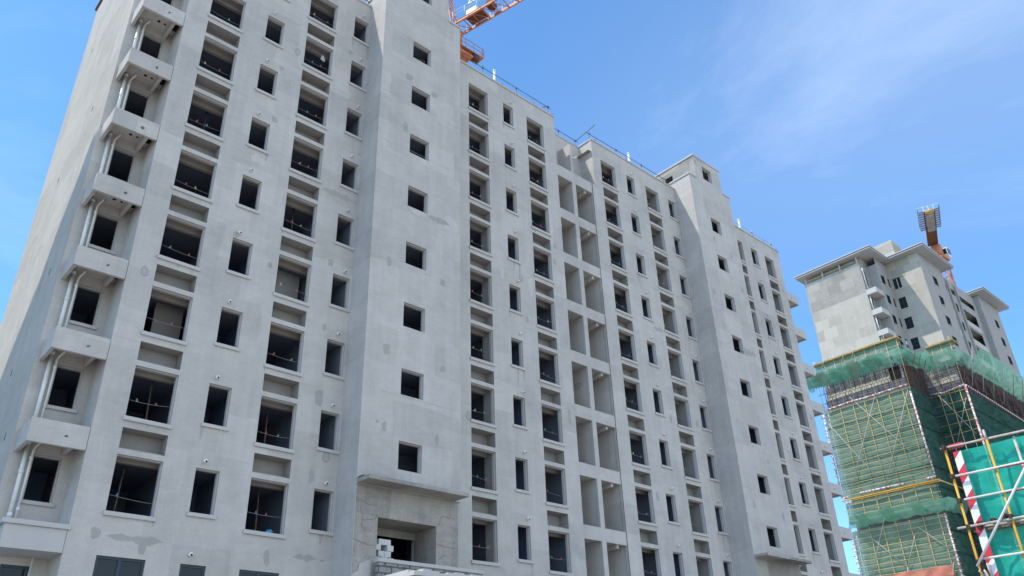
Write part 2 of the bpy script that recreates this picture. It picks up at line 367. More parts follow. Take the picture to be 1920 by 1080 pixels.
# slender front pier right of the loggias is the wall edge itself; above the top band it ends at 22.16
op = {}
def opening(kind, name, a, b, z0, z1, y=0.0, sill=0.12, over=0.06, depth=0.24, sillproj=0.07):
    m = MB(); e = y + 0.10; i = 0.03; f = y + depth
    # outer reveal
    m.quad((a, y, z0), (a, y, z1), (a, e, z1), (a, e, z0)); m.quad((b, e, z0), (b, e, z1), (b, y, z1), (b, y, z0))
    m.quad((a, y, z1), (b, y, z1), (b, e, z1), (a, e, z1)); m.quad((a, y, z0), (a, f, z0), (b, f, z0), (b, y, z0))
    # rebate step
    m.quad((a, e, z0), (a, e, z1), (a + i, e, z1 - i), (a + i, e, z0)); m.quad((b - i, e, z0), (b - i, e, z1 - i), (b, e, z1), (b, e, z0))
    m.quad((a, e, z1), (b, e, z1), (b - i, e, z1 - i), (a + i, e, z1 - i))
    a2, b2, t = a + i, b - i, z1 - i
    m.quad((a2, e, z0), (a2, e, t), (a2, f, t), (a2, f, z0)); m.quad((b2, f, z0), (b2, f, t), (b2, e, t), (b2, e, z0)); m.quad((a2, e, t), (b2, e, t), (b2, f, t), (a2, f, t))
    o = BL.add(m, name, PLS)
    if sill:
        s = MB().box(a - over, b + over, y - sillproj, y + 0.05, z0 - sill, z0 + 0.012)
        r = random.uniform(-0.012, 0.012); s.v = [(x, yy, z + r * (x - a)) for x, yy, z in s.v]
        s.build('window_sill', PLS, o, 0.012)
    return o
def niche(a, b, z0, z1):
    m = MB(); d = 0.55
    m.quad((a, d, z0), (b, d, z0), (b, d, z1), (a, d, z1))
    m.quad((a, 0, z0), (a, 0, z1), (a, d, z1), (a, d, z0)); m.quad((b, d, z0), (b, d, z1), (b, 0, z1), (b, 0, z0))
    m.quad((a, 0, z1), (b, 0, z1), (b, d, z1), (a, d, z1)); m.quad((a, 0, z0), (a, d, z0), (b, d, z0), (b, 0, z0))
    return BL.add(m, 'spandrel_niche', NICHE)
def visible(c, k):
    return not (c in ('W1',) and k > 9) and not (c == 'R1' and k < 2)
vs = MB()
for c, (a, b) in WIDE.items():
    for k in FL:
        if not visible(c, k): continue
        opening('w', 'wide_window', a, b, WBOT + zf(k), WTOP + zf(k))
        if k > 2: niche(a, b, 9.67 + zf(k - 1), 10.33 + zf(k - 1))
        if k > 2:   # projecting lip over the opening below
            pass
VENTX = {'S1': 1.31, 'S2': 5.74, 'N1': 15.44, 'N2': 25.75, 'N3': 29.89, 'N4': 39.6}
vent0 = None
for c, (a, b) in SMALL.items():
    for k in FL:
        opening('s', 'small_window', a, b, SBOT + zf(k), STOP + zf(k), sill=0.11, over=0.07)
for c, x in VENTX.items():
    for k in range(1, 11):
        z = 9.76 + zf(k) + random.uniform(-0.05, 0.04)
        if k == 1 and c not in ('S1',): continue
        xx = x + random.uniform(-0.05, 0.05)
        v = MB(); r = 0.058
        v.tube([(xx, 0.02, z), (xx, -0.13, z)], r, 12)
        o = BL.add(v, 'vent_sleeve', PVC)
        h = MB().tube([(xx + .012, -0.128, z - .02), (xx + .012, -0.134, z - .02)], r * 0.6, 10); h.build('sleeve_hole', DARK, o)
# glazed openings of the lowest floor in view
for (a, b, z0, z1) in F1:
    o = opening('g', 'glazed_window', a, b, z0, z1, depth=0.2)
    fr = MB(); y0, y1, w = 0.06, 0.13, 0.075
    fr.box(a, a + w, y0, y1, z0, z1); fr.box(b - w, b, y0, y1, z0, z1); fr.box(a + w, b - w, y0, y1, z1 - w, z1); fr.box(a + w, b - w, y0, y1, z0, z0 + w)
    if b - a > 1:
        mid = (a + b) / 2 - 0.06; fr.box(mid, mid + 0.09, y0, y1, z0 + w, z1 - w)
    fr.build('window_frame', FRAME, o)
    MB().box(a + w, b - w, 0.09, 0.10, z0 + w, z1 - w).build('glass_pane', GLASS, o)
# ---- corner notch with the boxed ledges at the left end
nb = MB(); D = 1.3
nh = [(-3.30, -2.52, 8.08 + zf(k), 9.46 + zf(k)) for k in range(2, 11)] + [(-3.42, -2.62, 4.4, 6.3)]
nb.sheet_x(D, -3.95, -2.25, 0, ROOF, nh)
BL.add(nb, 'corner_wall', PL)
gb = MB(); gb.sheet_y(-3.95, D, 10.0, 0, 35.0); gb.quad((-3.95, D, ROOF), (-3.7, D, ROOF), (-3.7, D, 35.0), (-3.95, D, 35.0))
gb.quad((-3.95, D, 35), (-3.7, D, 35), (-3.7, 10, 35), (-3.95, 10, 35)); gb.quad((-3.95, 10, 0), (-3.95, 10, 35), (-3.7, 10, 35), (-3.7, 10, 0)); gb.quad((-3.7, D, ROOF), (-3.7, 10, ROOF), (-3.7, 10, 35), (-3.7, D, 35))
BL.add(gb, 'gable_wall', PLG)
gh = MB()
for y, z in ((5.1, 32.7), (7.8, 30.4), (3.6, 24.0), (6.6, 22.2), (2.9, 16.2), (4.6, 13.0), (2.6, 10.2)):
    gh.box(-3.958, -3.90, y - 0.05, y + 0.05, z - 0.12, z + 0.12)
BL.add(gh, 'putlog_hole', CRACK)
BL.add(MB().tube([(-3.98, 2.0, 35.06), (-3.98, 10.15, 35.06)], 0.07), 'roof_edge_pipe', RUST)
for k in range(2, 11):
    o = opening('b', 'corner_window', -3.30, -2.52, 8.08 + zf(k), 9.46 + zf(k), y=D, sill=0.10, over=0.08)
    bx = MB(); z0 = 9.42 + zf(k); z1 = z0 + 0.71; x0, x1 = -3.85, -2.262
    bx.box(x0, x1, 0.0, 0.12, z0, z1); bx.box(x0, x0 + 0.12, 0.12, D - 0.003, z0, z1)
    bx.box(x0 + 0.12, x1, 0.12, D - 0.003, z0 + 0.40, z0 + 0.52); bx.box(x1 - .34, x1 - .22, .12, D - .003, z0 + .12, z0 + .4)
    bo = BL.add(bx, 'ledge_box', PL, bevel=0.015)
    MB().box(-2.47, -2.27, 0.13, 0.9, z0 + 0.37, z0 + 0.397).build('floor_slot', DARK, bo)
    MB().tube([(-2.86 + random.uniform(-.1, .12), -0.004, z0 + 0.27 + random.uniform(-.04, .06)), (-2.86, 0.01, z0 + 0.3)], 0.055, 8).build('core_hole', CRACK, bo)
    for xx, rr in ((-2.98, .065), (-2.74, .05)): MB().tube([(xx, 0.8, z0 + 0.394), (xx, 0.8, z0 + 0.42)], rr, 10).build('core_hole', DARK, bo)
    # soil pipe and thin drain of this storey
    zb, zt = z0 - 2.9 + (0.71 if k > 2 else 0.95), z0 + 0.4
    p = MB().tube([(-3.56, 1.12, zb), (-3.56, 1.12, zt)], 0.06, 12)
    for zc in (zb + 0.12, (zb + zt) / 2 + 0.2, zt - 0.12): p.tube([(-3.56, 1.12, zc - 0.06), (-3.56, 1.12, zc + 0.06)], 0.072, 12)
    BL.add(p, 'soil_pipe', PVC)
    q = MB().tube([(-3.40, 1.10, zb), (-3.385, 1.10, zt - 0.32), (-3.36, 1.06, zt - 0.22), (-3.28, 0.95, zt - 0.1), (-3.27, 0.93, zt)], 0.036, 8)
    for zc in (zb + 0.3, zt - 0.55): q.tube([(-3.395, 1.10, zc - 0.05), (-3.395, 1.10, zc + 0.05)], 0.053, 8)
    BL.add(q, 'drain_pipe', PVC)
# lowest ledge with coping
bx = MB().box(-3.83, -2.262, 0.0, 1.297, 6.5, 7.12); BL.add(bx, 'ledge_box', PLS)
bx = MB().box(-3.92, -2.20, -0.07, 1.297, 7.123, 7.26); BL.add(bx, 'ledge_coping', PLS, bevel=0.015)
o = opening('g', 'glazed_window', -3.42, -2.62, 4.4, 6.3, y=D, sill=0)
fr = MB(); a, b, z0, z1, w = -3.42, -2.62, 4.4, 6.3, 0.08
fr.box(a, a + w, D + .04, D + .1, z0, z1); fr.box(b - w, b, D + .04, D + .1, z0, z1); fr.box(a + w, b - w, D + .04, D + .1, z1 - w, z1)
fr.build('window_frame', FRAME, o); MB().box(a + w, b - w, D + .065, D + .075, z0, z1 - w).build('glass_pane', GLASS, o)
BL.add(MB().tube([(-2.72, 1.0, 0), (-2.72, 1.0, 6.5)], 0.035, 8), 'drain_pipe', PVC)
# ---- right end ledges
rb = MB(); rb.sheet_x(D, secR[1], 44.9, 0, ROOF); rb.sheet_y(44.9, D, 10, 0, ROOF); BL.add(rb, 'corner_wall', PL)
for k in range(2, 10):
    z0 = 9.42 + zf(k); bx = MB().box(43.212, 44.8, 0.0, 0.12, z0, z0 + 0.71); bx.box(44.68, 44.8, 0.12, D - .003, z0, z0 + 0.71); bx.box(43.212, 44.68, 0.12, D - .003, z0 + 0.1, z0 + 0.2)
    bo = BL.add(bx, 'ledge_box', PLS, bevel=0.015)
    MB().tube([(43.75, -0.004, z0 + 0.3), (43.75, 0.01, z0 + 0.3)], 0.055, 8).build('core_hole', CRACK, bo)
# ---- loggia lattice between the two halves
P1, P2 = (18.93, 20.15), (20.45, 21.88)
lat = MB(); LY = 0.035
lh = []
for k in range(1, 10):
    zt = 9.4 + zf(k); zb = 7.12 + zf(k)
    for a, b in (P1, P2): lh.append((a, b, zb, zt))
ZT = 30.45
lat.sheet_x(LY, 18.945, 21.9, 0, ZT, lh)
lat.quad((18.945, LY, ZT), (21.9, LY, ZT), (21.9, LY + 0.14, ZT), (18.945, LY + 0.14, ZT))
lat.sheet_x(LY + 0.14, 18.945, 21.9, 0, ZT, lh)
for a, b, z0, z1 in lh:
    a = max(a, 18.945); y0, y1 = LY, LY + 0.14
    lat.quad((a, y0, z1), (b, y0, z1), (b, y1, z1), (a, y1, z1)); lat.quad((a, y0, z0), (a, y1, z0), (b, y1, z0), (b, y0, z0))
    lat.quad((b, y1, z0), (b, y1, z1), (b, y0, z1), (b, y0, z0)); lat.quad((a, y0, z0), (a, y0, z1), (a, y1, z1), (a, y1, z0))
BL.add(lat, 'loggia_grid', PL)
lb = MB(); LD = 1.6
lb.sheet_x(LD, 18.94, 22.16, 0, 30.4, [(18.98, 19.55, 7.12 + zf(k) - 0.3, 9.2 + zf(k)) for k in range(1, 10)] + [(20.5, 21.0, 7.12 + zf(k) - 0.3, 9.2 + zf(k)) for k in range(1, 10)])
lb.sheet_y(18.94, 0.2, LD, 0, 30.4); lb.sheet_y(21.885, 0.2, LD, 0, 30.4); lb.box(20.18, 20.42, 0.18, LD, 0, 30.4)
lb.sheet_x(1.04, 18.94, 22.16, 30.0, ROOF - 0.02, [(19.0, 19.35, 30.4, 32.6), (20.55, 20.75, 30.4, 32.2)])
lb.sheet_x(1.5, 18.94, 22.16, 30.0, ROOF - 0.05)
lb.box(20.2, 20.36, 0.06, 1.04, 30.45, 32.57)
BL.add(lb, 'loggia_wall', PL)
for k in range(1, 10):
    z = 9.44 + zf(k)
    BL.add(MB().box(18.945, 21.88, 0.18, LD, z, z + 0.12), 'loggia_slab', PL)
    BL.add(MB().box(21.3, 21.45, 0.178, LD, z - 0.203, z - .003), 'loggia_beam', PL); BL.add(MB().box(18.95, 20.17, 1.3, 1.45, z - 0.163, z - .003), 'loggia_beam', PL)
for k in range(1, 11):
    zb, zt = 7.0 + zf(k), 9.42 + zf(k)
    if k < 10:
        p = MB().tube([(19.42, 0.55, zb), (19.42, 0.55, zt)], 0.055, 10); p.tube([(19.42, .55, zb + .1), (19.42, .55, zb + .22)], 0.066, 10)
        BL.add(p, 'soil_pipe', PVC)
    if k >= 8 and k < 10:
        BL.add(MB().tube([(19.22, 0.5, zb), (19.22, 0.5, zt - 0.5), (19.3, 0.45, zt - 0.3), (19.42, 0.4, zt - 0.2)], 0.03, 8), 'drain_pipe', PVC)
BL.add(MB().tube([(19.0, 0.9, 33.1), (19.25, 0.85, 33.12), (19.36, 0.8, 33.0), (19.38, 0.8, 30.4)], 0.06, 10), 'soil_pipe', PVC)
BL.add(MB().tube([(20.75, 0.95, 32.35), (20.85, 0.7, 32.25), (21.2, 0.6, 32.3), (21.4, 0.65, 32.5), (21.3, 0.85, 32.7), (21.2, 1.0, 32.7)], 0.075, 10), 'pipe_bend', PVC)
# ---- two stair towers
def tower(x0, first, dx):
    x1 = x0 + 4.6; y = -1.35; top = 34.45; ua, ub = x0 + 0.82, x0 + 3.82
    wx = (7.84 + dx, 8.90 + dx)
    hs = [(wx[0], wx[1], 10.29 + zf(k), 11.37 + zf(k)) for k in range(2, 10)]
    en = (7.11 + dx, 9.64 + dx, 5.2, 8.48)
    m = MB()
    m.sheet_x(y, x0, x1, 9.5, top, hs)
    m.sheet_x(y, ua, ub, top, 36.4, [(wx[0], wx[1], 34.83, 35.9)])
    m.sheet_y(x0, y, 0, 9.5, top); m.quad((x1, 0, 9.5), (x1, 0, top), (x1, y, top), (x1, y, 9.5))
    m.sheet_y(x0, 0, 0.6, ROOF, top); m.quad((x1, .6, ROOF), (x1, .6, top), (x1, 0, top), (x1, 0, ROOF))
    m.quad((ub, 2.1, top), (ub, 2.1, 36.4), (ub, y, 36.4), (ub, y, top))
    for xa, xb in ((x0, ua), (ub, x1)): m.quad((xa, y, top), (xb, y, top), (xb, 0.6, top), (xa, 0.6, top))
    # plaster edge running down beside the unfinished entrance
    m.sheet_y(x0, y, 0, 0, 9.5)
    m.sheet_x(y, x0, x0 + 0.02, 0, 9.5)
    tw = BL.add(m, 'stair_tower', PL)
    u = MB(); u.sheet_y(ua, y, 2.1, top, 36.4, [(0.5, 1.15, top + 0.05, 35.75), (1.25, 1.9, top + 0.05, 35.75)]); u.quad((ua, y, 36.4), (ub, y, 36.4), (ub, 2.1, 36.4), (ua, 2.1, 36.4)); u.sheet_x(2.1, ua, ub, top - .6, 36.4)
    u.build('machine_room_wall', RAW, tw)
    for c in ((x0 - .06, ua - 0.003, y - .05, y + .2, top + .003, top + .12), (x0 - .06, x0 + .2, y + .203, .6, top + .003, top + .12), (ub + .003, x1 + .06, y - .05, .6, top + .003, top + .12), (ua - .06, ub + .06, y - .05, 2.15, 36.403, 36.52)):
        MB().box(*c).build('parapet_coping', PLS, tw)
    for k in range(2, 11):
        z0, z1 = (10.29 + zf(k), 11.37 + zf(k)) if k < 10 else (34.83, 35.9)
        o = opening('t', 'stair_window', wx[0], wx[1], z0, z1, y=y, sill=0)
    # stair shaft interior
    s = MB()
    s.sheet_x(.5, x0 + .3, x1 - .3, 9, 34.3); s.sheet_x(1.6, ua + .1, ub - .1, 34.6, 36.3); s.quad((x0 + .3, .5, 9), (x0 + .3, .5, 34.3), (x0 + .3, y + .24, 34.3), (x0 + .3, y + .24, 9))
    s.quad((x1 - .9, y + .24, 9), (x1 - .9, y + .24, 34.3), (x1 - .9, .5, 34.3), (x1 - .9, .5, 9))
    for k in range(2, 10): s.box(x0 + .3, x1 - .9, y + .24, .5, 11.55 + zf(k), 11.7 + zf(k))
    s.build('stair_shaft', INW, tw)
    # unfinished entrance under the canopy
    e = MB(); ye = y + 0.03
    e.sheet_x(ye, x0 + .03, x1 - .10, 0, 9.5, [en]); e.quad((x1 - .10, 0, 0), (x1 - .10, 0, 9.5), (x1 - .10, ye, 9.5), (x1 - .10, ye, 0))
    a, b, z0, z1 = en
    e.quad((a, ye, z1), (b, ye, z1), (b, 0, z1), (a, 0, z1)); e.quad((a, ye, z0), (a, ye, z1), (a, 0, z1), (a, 0, z0)); e.quad((b, 0, z0), (b, 0, z1), (b, ye, z1), (b, ye, z0))
    e.sheet_x(0, a, b + 1.2, z0, z1, [(a + .1, b + .5, z0, 8.2)]); e.quad((a, ye, 5.6), (b, ye, 5.6), (b, 2, 5.6), (a, 2, 5.6))
    eo = BL.add(e, 'entrance_wall', RAW)
    MB().box(a - .5, b + 1.2, 2.2, 2.3, z0 - 1, z1 + 1).build('lobby_wall', DARK, eo)
    jp = MB().box(b - .02, b + .06, 0.1, 0.18, 5.6, 8.19); jp.build('door_post', PARTM, eo)
    cn = MB().box(x0 - 0.0, x0 + 4.38, -2.15, y - 0.003, 9.53, 9.67)
    for i, (px, py, pz) in enumerate(cn.v): cn.v[i] = (px, py, pz + (0.0 if py > -2 else -0.02))
    BL.add(cn, 'entrance_canopy', RAW, bevel=0.012)
    if first:
        st = MB(); st.box(x0 + .02, x0 + .9, y - .36, y - .05, 9.673, 9.73); st.box(x0 + 2.9, x0 + 3.7, y - .3, y - .05, 9.673, 9.70); BL.add(st, 'formwork_board', STEEL)
        # smooth plaster return with a ragged lower edge, left of the entrance
        pl = MB(); pts = [(6.17, 0), (6.92, 0), (6.9, 6.98), (6.78, 7.0), (6.6, 6.93), (6.45, 6.86), (6.40, 6.62), (6.28, 6.56), (6.17, 6.5)]
        pl.poly([(x, y - 0.004, z) for x, z in pts]); BL.add(pl, 'render_edge', PL)
        pw = MB().box(6.95, 11.45, -1.75, -1.55, 0, 6.9); BL.add(pw, 'entrance_parapet', BLKG)
        pc = MB().box(6.90, 11.5, -1.8, -1.5, 6.903, 7.03); BL.add(pc, 'parapet_coping', PLS, bevel=0.015)
tower(6.15, True, 0.0)
tower(30.41, False, 24.28)
# ---- roof parapet copings, roof deck, back and floors
for a, b, c, d, e, f in [(a, b, -0.06, 0.2, .003, .11) for a, b in ((secA[0], 6.147), (10.753, 18.98), (22.12, 30.407), (35.033, 43.3))] + [(18.985, 22.095, 1.0, 1.5, -.017, .07), (22.1, 22.35, 0.203, 1.04, .003, .11), (18.75, 18.98, 0.203, 1.04, .003, .11)]:
    BL.add(MB().box(a, b, c, d, ROOF + e, ROOF + f), 'parapet_coping', PLS, bevel=0.01)
rd = MB(); rd.quad((-3.95, 1.5, 33.0), (44.9, 1.5, 33.0), (44.9, 10, 33.0), (-3.95, 10, 33.0)); rd.quad((-3.95, .05, 33.0), (6.2, .05, 33.0), (6.2, 1.5, 33.0), (-2.2, 1.5, 33.0))
for a, b in (secM, secM3, secR): rd.quad((a, .05, 33.0), (b, .05, 33.0), (b, 1.5, 33.0), (a, 1.5, 33.0))
rd.sheet_x(10, -3.95, 44.9, 0, 33.9)
BL.add(rd, 'roof_deck', RAW)
for k in range(1, 11):
    z = 9.63 + zf(k)
    for a, b in (secA, secM, secM3, secR):
        if a == 21.9 and k >= 9: a = 22.16
        BL.add(MB().box(a + .02, b - .02, 0.24, 0.66, z, z + 0.14), 'floor_slab', INT); BL.add(MB().box(a + .02, b - .02, 0.663, 9.9, z, z + 0.14), 'room_ceiling', INW)  # ceiling split into a pale lit strip and a shade-coloured part behind
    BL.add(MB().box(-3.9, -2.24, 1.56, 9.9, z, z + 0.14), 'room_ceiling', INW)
    if k > 1:
        for c, (a, b) in WIDE.items(): BL.add(MB().box(a - .1, b + (.035 if c in ('M1', 'M4') else .95), 0.62, 0.78, z - .2, z - .003), 'ceiling_beam', INT)

parts = [(-2.2, 9), (0.55, 5), (0.72, 5), (2.3, 6), (4.75, 5), (4.95, 5), (6.12, 9), (10.8, 9), (14.3, 5), (16.15, 5), (18.4, 9), (18.6, 9), (21.95, 9), (24.75, 5), (26.6, 5), (29.0, 5), (30.38, 9), (35.06, 9), (38.6, 5), (40.45, 5), (42.9, 9)]
for x, d in parts: BL.add(MB().box(x, x + .1, 0.24, d, 4, 30.3 if x == 21.95 else 33), 'partition_wall', INW)
back = {'W1': 4.6, 'W2': 4.2, 'M1': 4.4, 'M2': 2.9, 'M3': 2.3, 'M4': 4.6, 'R1': 2.6, 'R2': 2.6}
for c, (a, b) in WIDE.items():
    hs = []
    for k in FL:
        fz = 9.77 + zf(k - 1)
        if back[c] > 4: hs.append((a + .1, a + 1.0, fz, fz + 2.1))
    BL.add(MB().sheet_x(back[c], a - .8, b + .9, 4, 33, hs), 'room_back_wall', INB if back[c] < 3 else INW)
INS = plaster('small_room_walls', (0.17, 0.22, 0.32), (0.12, 0.16, 0.24), 1.0, 0, 0)  # blue veil over the dark rooms mixed into their wall colour
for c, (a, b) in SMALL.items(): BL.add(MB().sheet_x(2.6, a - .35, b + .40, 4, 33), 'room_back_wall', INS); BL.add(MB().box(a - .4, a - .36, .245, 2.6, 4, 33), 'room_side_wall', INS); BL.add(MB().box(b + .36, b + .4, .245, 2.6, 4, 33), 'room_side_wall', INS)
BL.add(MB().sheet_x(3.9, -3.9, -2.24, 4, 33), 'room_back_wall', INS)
for k in FL:
    z0, z1 = 6.87 + zf(k), 9.625 + zf(k)
    for a, b, c, d in ((13.80, 13.92, .245, 0.8), (28.50, 28.62, .245, 2.2), (38.08, 38.2, .245, 2), (42.22, 42.3, .245, 2)): BL.add(MB().box(a, b, c, d, z0, z1), 'rendered_partition', PARTM)
for k in range(4, 10):
    for xx, dd in ((25.55, .5), (25.72, .7), (25.86, .6)): BL.add(MB().tube([(xx, dd, 6.9 + zf(k)), (xx, dd, 9.6 + zf(k))], 0.03, 6), 'riser_pipe', PVC)
# ---- repair patches on the render
def patch(x, z, w, h, y=0.0, M_=PATCH, rough=0.25, n=14):
    m = MB(); pts = []
    for i in range(n):
        t = -2 * math.pi * i / n; rr = 1 + random.uniform(-rough, rough); c, s_ = math.cos(t), math.sin(t)
        c = math.copysign(abs(c) ** 0.7, c); s_ = math.copysign(abs(s_) ** 0.7, s_)
        pts.append((x + w / 2 * c * rr, y - 0.004, z + h / 2 * s_ * rr))
    m.poly(pts[::-1]); BL.add(m, 'repair_patch', M_)
for x, z, w, h, y in [(5.16, 12.84, .32, .6, 0), (5.12, 9.91, .22, .48, 0), (5.15, 18.61, .22, .32, 0), (5.12, 15.72, .16, .32, 0), (3.83, 28.94, .2, .32, 0), (2.0, 24.32, .26, .3, 0), (1.98, 27.2, .2, .3, 0), (5.2, 30.22, .26, .3, 0), (1.16, 18.34, .22, .24, 0), (-1.5, 7.12, .3, .32, 0),
                      (7.68, 29.18, .4, .38, -1.35), (9.14, 28.93, .4, .36, -1.35), (7.56, 26.08, .24, .52, -1.35), (7.05, 18.77, .22, .44, -1.35), (9.78, 18.74, .28, .3, -1.35), (7.12, 14.85, .3, .48, -1.35), (9.83, 14.75, .28, .3, -1.35), (7.17, 11.76, .2, .38, -1.35), (9.59, 11.73, .18, .42, -1.35), (6.86, 11.89, .14, .16, -1.35), (3.8, 7.0, .2, .5, 0), (-.16, 6.82, .2, .3, 0),
                      (34.1, 12.1, .2, .5, -1.35), (31.3, 12.4, .2, .5, -1.35), (33.6, 15.2, .2, .3, -1.35), (33.9, 29.3, .22, .5, -1.35), (32.1, 29.9, .2, .4, -1.35), (24.6, 12.1, .2, .5, 0), (26.6, 16.7, .2, .5, 0), (29.0, 16.9, .22, .4, 0), (40.3, 26.6, .2, .4, 0), (42.7, 20.3, .2, .4, 0), (18.5, 15.0, .24, .8, 0), (16.0, 19.5, .2, .4, 0), (18.3, 24.6, .2, .4, 0)]:
    patch(x, z, w, h, y)
for x, z, w, h in [(14.44, 21.55, .26, .75), (16.35, 21.4, .32, 1.1), (10.45, 21.95, 0, 0)]:
    if w: patch(x, z, w, h, 0, PATCHL, 0.08, 10)
def joint(x0, x1, z, y, h=0.3, M_=PATCH, gap=0.3):
    """ragged repair strip along a construction joint"""
    x = x0
    while x < x1:
        ln = random.uniform(0.6, 1.8); xe = min(x + ln, x1)
        if random.random() > gap:
            zz = z + random.uniform(-.12, .12); k = max(3, int((xe - x) / .12)); up = []; dn = []
            for i in range(k + 1):
                xx = x + (xe - x) * i / k; t = min(i, k - i) / k * 4; t = min(1, t + .1)
                up.append((xx, y - .0045, zz + t * h * random.uniform(.15, .6))); dn.append((xx, y - .0045, zz - t * h * random.uniform(.15, .6)))
            m = MB(); m.poly(dn + up[::-1]); BL.add(m, 'repair_strip', random.choice((M_, M_, PATCHL)))
        x = xe + random.uniform(0, .2)
joint(0.15, 1.9, 21.95, 0, .45, PATCH, .1); joint(4.45, 6.1, 22.05, 0, .4, PATCH, .1)
joint(6.2, 10.6, 21.75, -1.355, .4, PATCH, .2); joint(13.85, 16.6, 21.95, 0, .3, PATCHL, .2); joint(24.3, 27.0, 22.15, 0, .35, PATCH, .2)
joint(30.6, 34.9, 22.3, -1.355, .45, PATCH, .1); joint(-1.2, 5.9, 7.1, 0, .25, PATCH, .35)
patch(10.2, 21.85, .8, .8, -1.35, PATCHL, .12, 10)
# hairline day joints between storeys
for z in (13.2, 18.9, 24.8, 27.6, 30.6):
    for a, b, y in ((-2.2, -1.45, 0), (0.1, 1.0, 0), (1.95, 2.85, 0), (4.4, 5.2, 0), (6.2, 10.7, -1.352), (13.85, 14.8, 0), (15.7, 16.6, 0), (24.3, 25.2, 0), (26.1, 27.1, 0), (30.45, 35.0, -1.352)):
        x = a; zz = z + random.uniform(-.1, .1); jl = MB()
        while x < b - .1:
            xe = min(b, x + random.uniform(.3, .8)); z2 = zz + random.uniform(-.03, .03)
            if random.random() > .35: jl.quad((x, y - .003, zz), (xe, y - .003, z2), (xe, y - .003, z2 + .012), (x, y - .003, zz + .012))
            x = xe; zz = z2
        if jl.f: BL.add(jl, 'day_joint', PATCH)
# damp runs under some sills
STAIN = plaster('damp_run', (0.46, 0.43, 0.395), (0.33, 0.315, 0.295), 1.6, 0.0, 0)
for c, (a, b) in list(SMALL.items()) + list(WIDE.items()):
    for k in FL:
        if random.random() > .4: continue
        zb = (SBOT if c in SMALL else WBOT) + zf(k) - .12
        for e in random.sample((a - .02, b + .02, (a + b) / 2), random.choice((1, 1, 2))):
            l, w_ = random.uniform(.15, .5) if c in WIDE else random.uniform(.25, .9), random.uniform(.03, .08)
            if c in WIDE: l = min(l, .14)
            m = MB(); m.poly([(e - w_, -.0035, zb), (e - w_ * .5, -.0035, zb - l * .7), (e - w_ * .1, -.0035, zb - l), (e + w_ * .4, -.0035, zb - l * .8), (e + w_, -.0035, zb)]); BL.add(m, 'damp_run', STAIN)
# block infill walls and props left standing in some rooms
for c, (a, b) in WIDE.items():
    for k in FL:
        z0 = 6.87 + zf(k); r = random.random()
        if c in ('M1', 'M4'): continue
        if r < .14:
            w_ = (b - a) * random.uniform(.3, .6); x = a if random.random() < .4 else b - w_; BL.add(MB().box(x, x + w_ + .2, 1.3, 1.4, z0, z0 + 2.74), 'infill_wall', random.choice((INB, PARTM, INW)))
        if .2 < r < .5:
            x = random.uniform(a + .2, b - .2); BL.add(MB().tube([(x, 1.0, z0), (x + random.uniform(-.1, .1), 1.0, z0 + 2.7)], .03, 6), 'steel_prop', STEEL)
# cracks beside the unfinished entrances
def crack(pts, y, w=0.007):
    m = MB()
    for (x0, z0), (x1, z1) in zip(pts, pts[1:]):
        d = Vector((x1 - x0, 0, z1 - z0)).normalized(); n_ = Vector((-d.z, 0, d.x)) * w
        m.quad((x0 - n_.x, y, z0 - n_.z), (x1 - n_.x, y, z1 - n_.z), (x1 + n_.x, y, z1 + n_.z), (x0 + n_.x, y, z0 + n_.z))
    BL.add(m, 'crack', CRACK)
for dx in (0, 24.26):
    crack([(6.2, 8.95), (6.5, 8.92), (6.7, 8.85), (7.05, 8.86)], -1.326); crack([(6.35, 8.8), (6.5, 8.4), (6.45, 8.1), (6.62, 8.0)], -1.326, .008)
    crack([(6.5, 8.3), (7.0, 8.4), (7.08, 8.6)], -1.326, .008); crack([(6.2, 7.62), (6.8, 7.5), (7.05, 7.52)], -1.326); crack([(9.7, 7.85), (10.2, 7.8), (10.5, 7.78)], -1.326)
    crack([(9.72, 8.5), (9.9, 8.9), (10.5, 8.85)], -1.326, .008); crack([(9.75, 7.3), (10.0, 7.5), (10.1, 7.45)], -1.326, .01)
    break
# ------------------------------------------------------------------ things on and in the block
ORD = {2: 'lowest open', 3: 'second open', 4: 'third open', 5: 'fourth open', 6: 'fifth open', 7: 'sixth open', 8: 'seventh open', 9: 'eighth open', 10: 'topmost'}
CN = {'W1': 'wide-window column beside the corner ledges', 'W2': 'second wide-window column, left of near tower', 'M1': 'wide-window column just right of near tower', 'M2': 'wide-window column left of the loggias',
      'M3': 'wide-window column right of the loggias', 'M4': 'wide-window column left of far tower'}
SHOW = {'W1': [('green', 'red'), ('green', 'red'), ('', 'red'), ('green', 'red'), ('red', 'yellow'), ('red', 'blue'), ('yellow', 'red'), ('', 'green')], 'W2': [('blue', 'red'), ('red', 'green'), ('red', 'green'), ('yellow', 'red'), ('red', 'green'), ('yellow', 'red'), ('green', 'red'), ('green', 'red'), ('yellow', 'red')]}
SHOW['W1'][0] = ('blue', '')
POLE = ['red', 'green', 'red', 'blue', 'yellow', 'green']
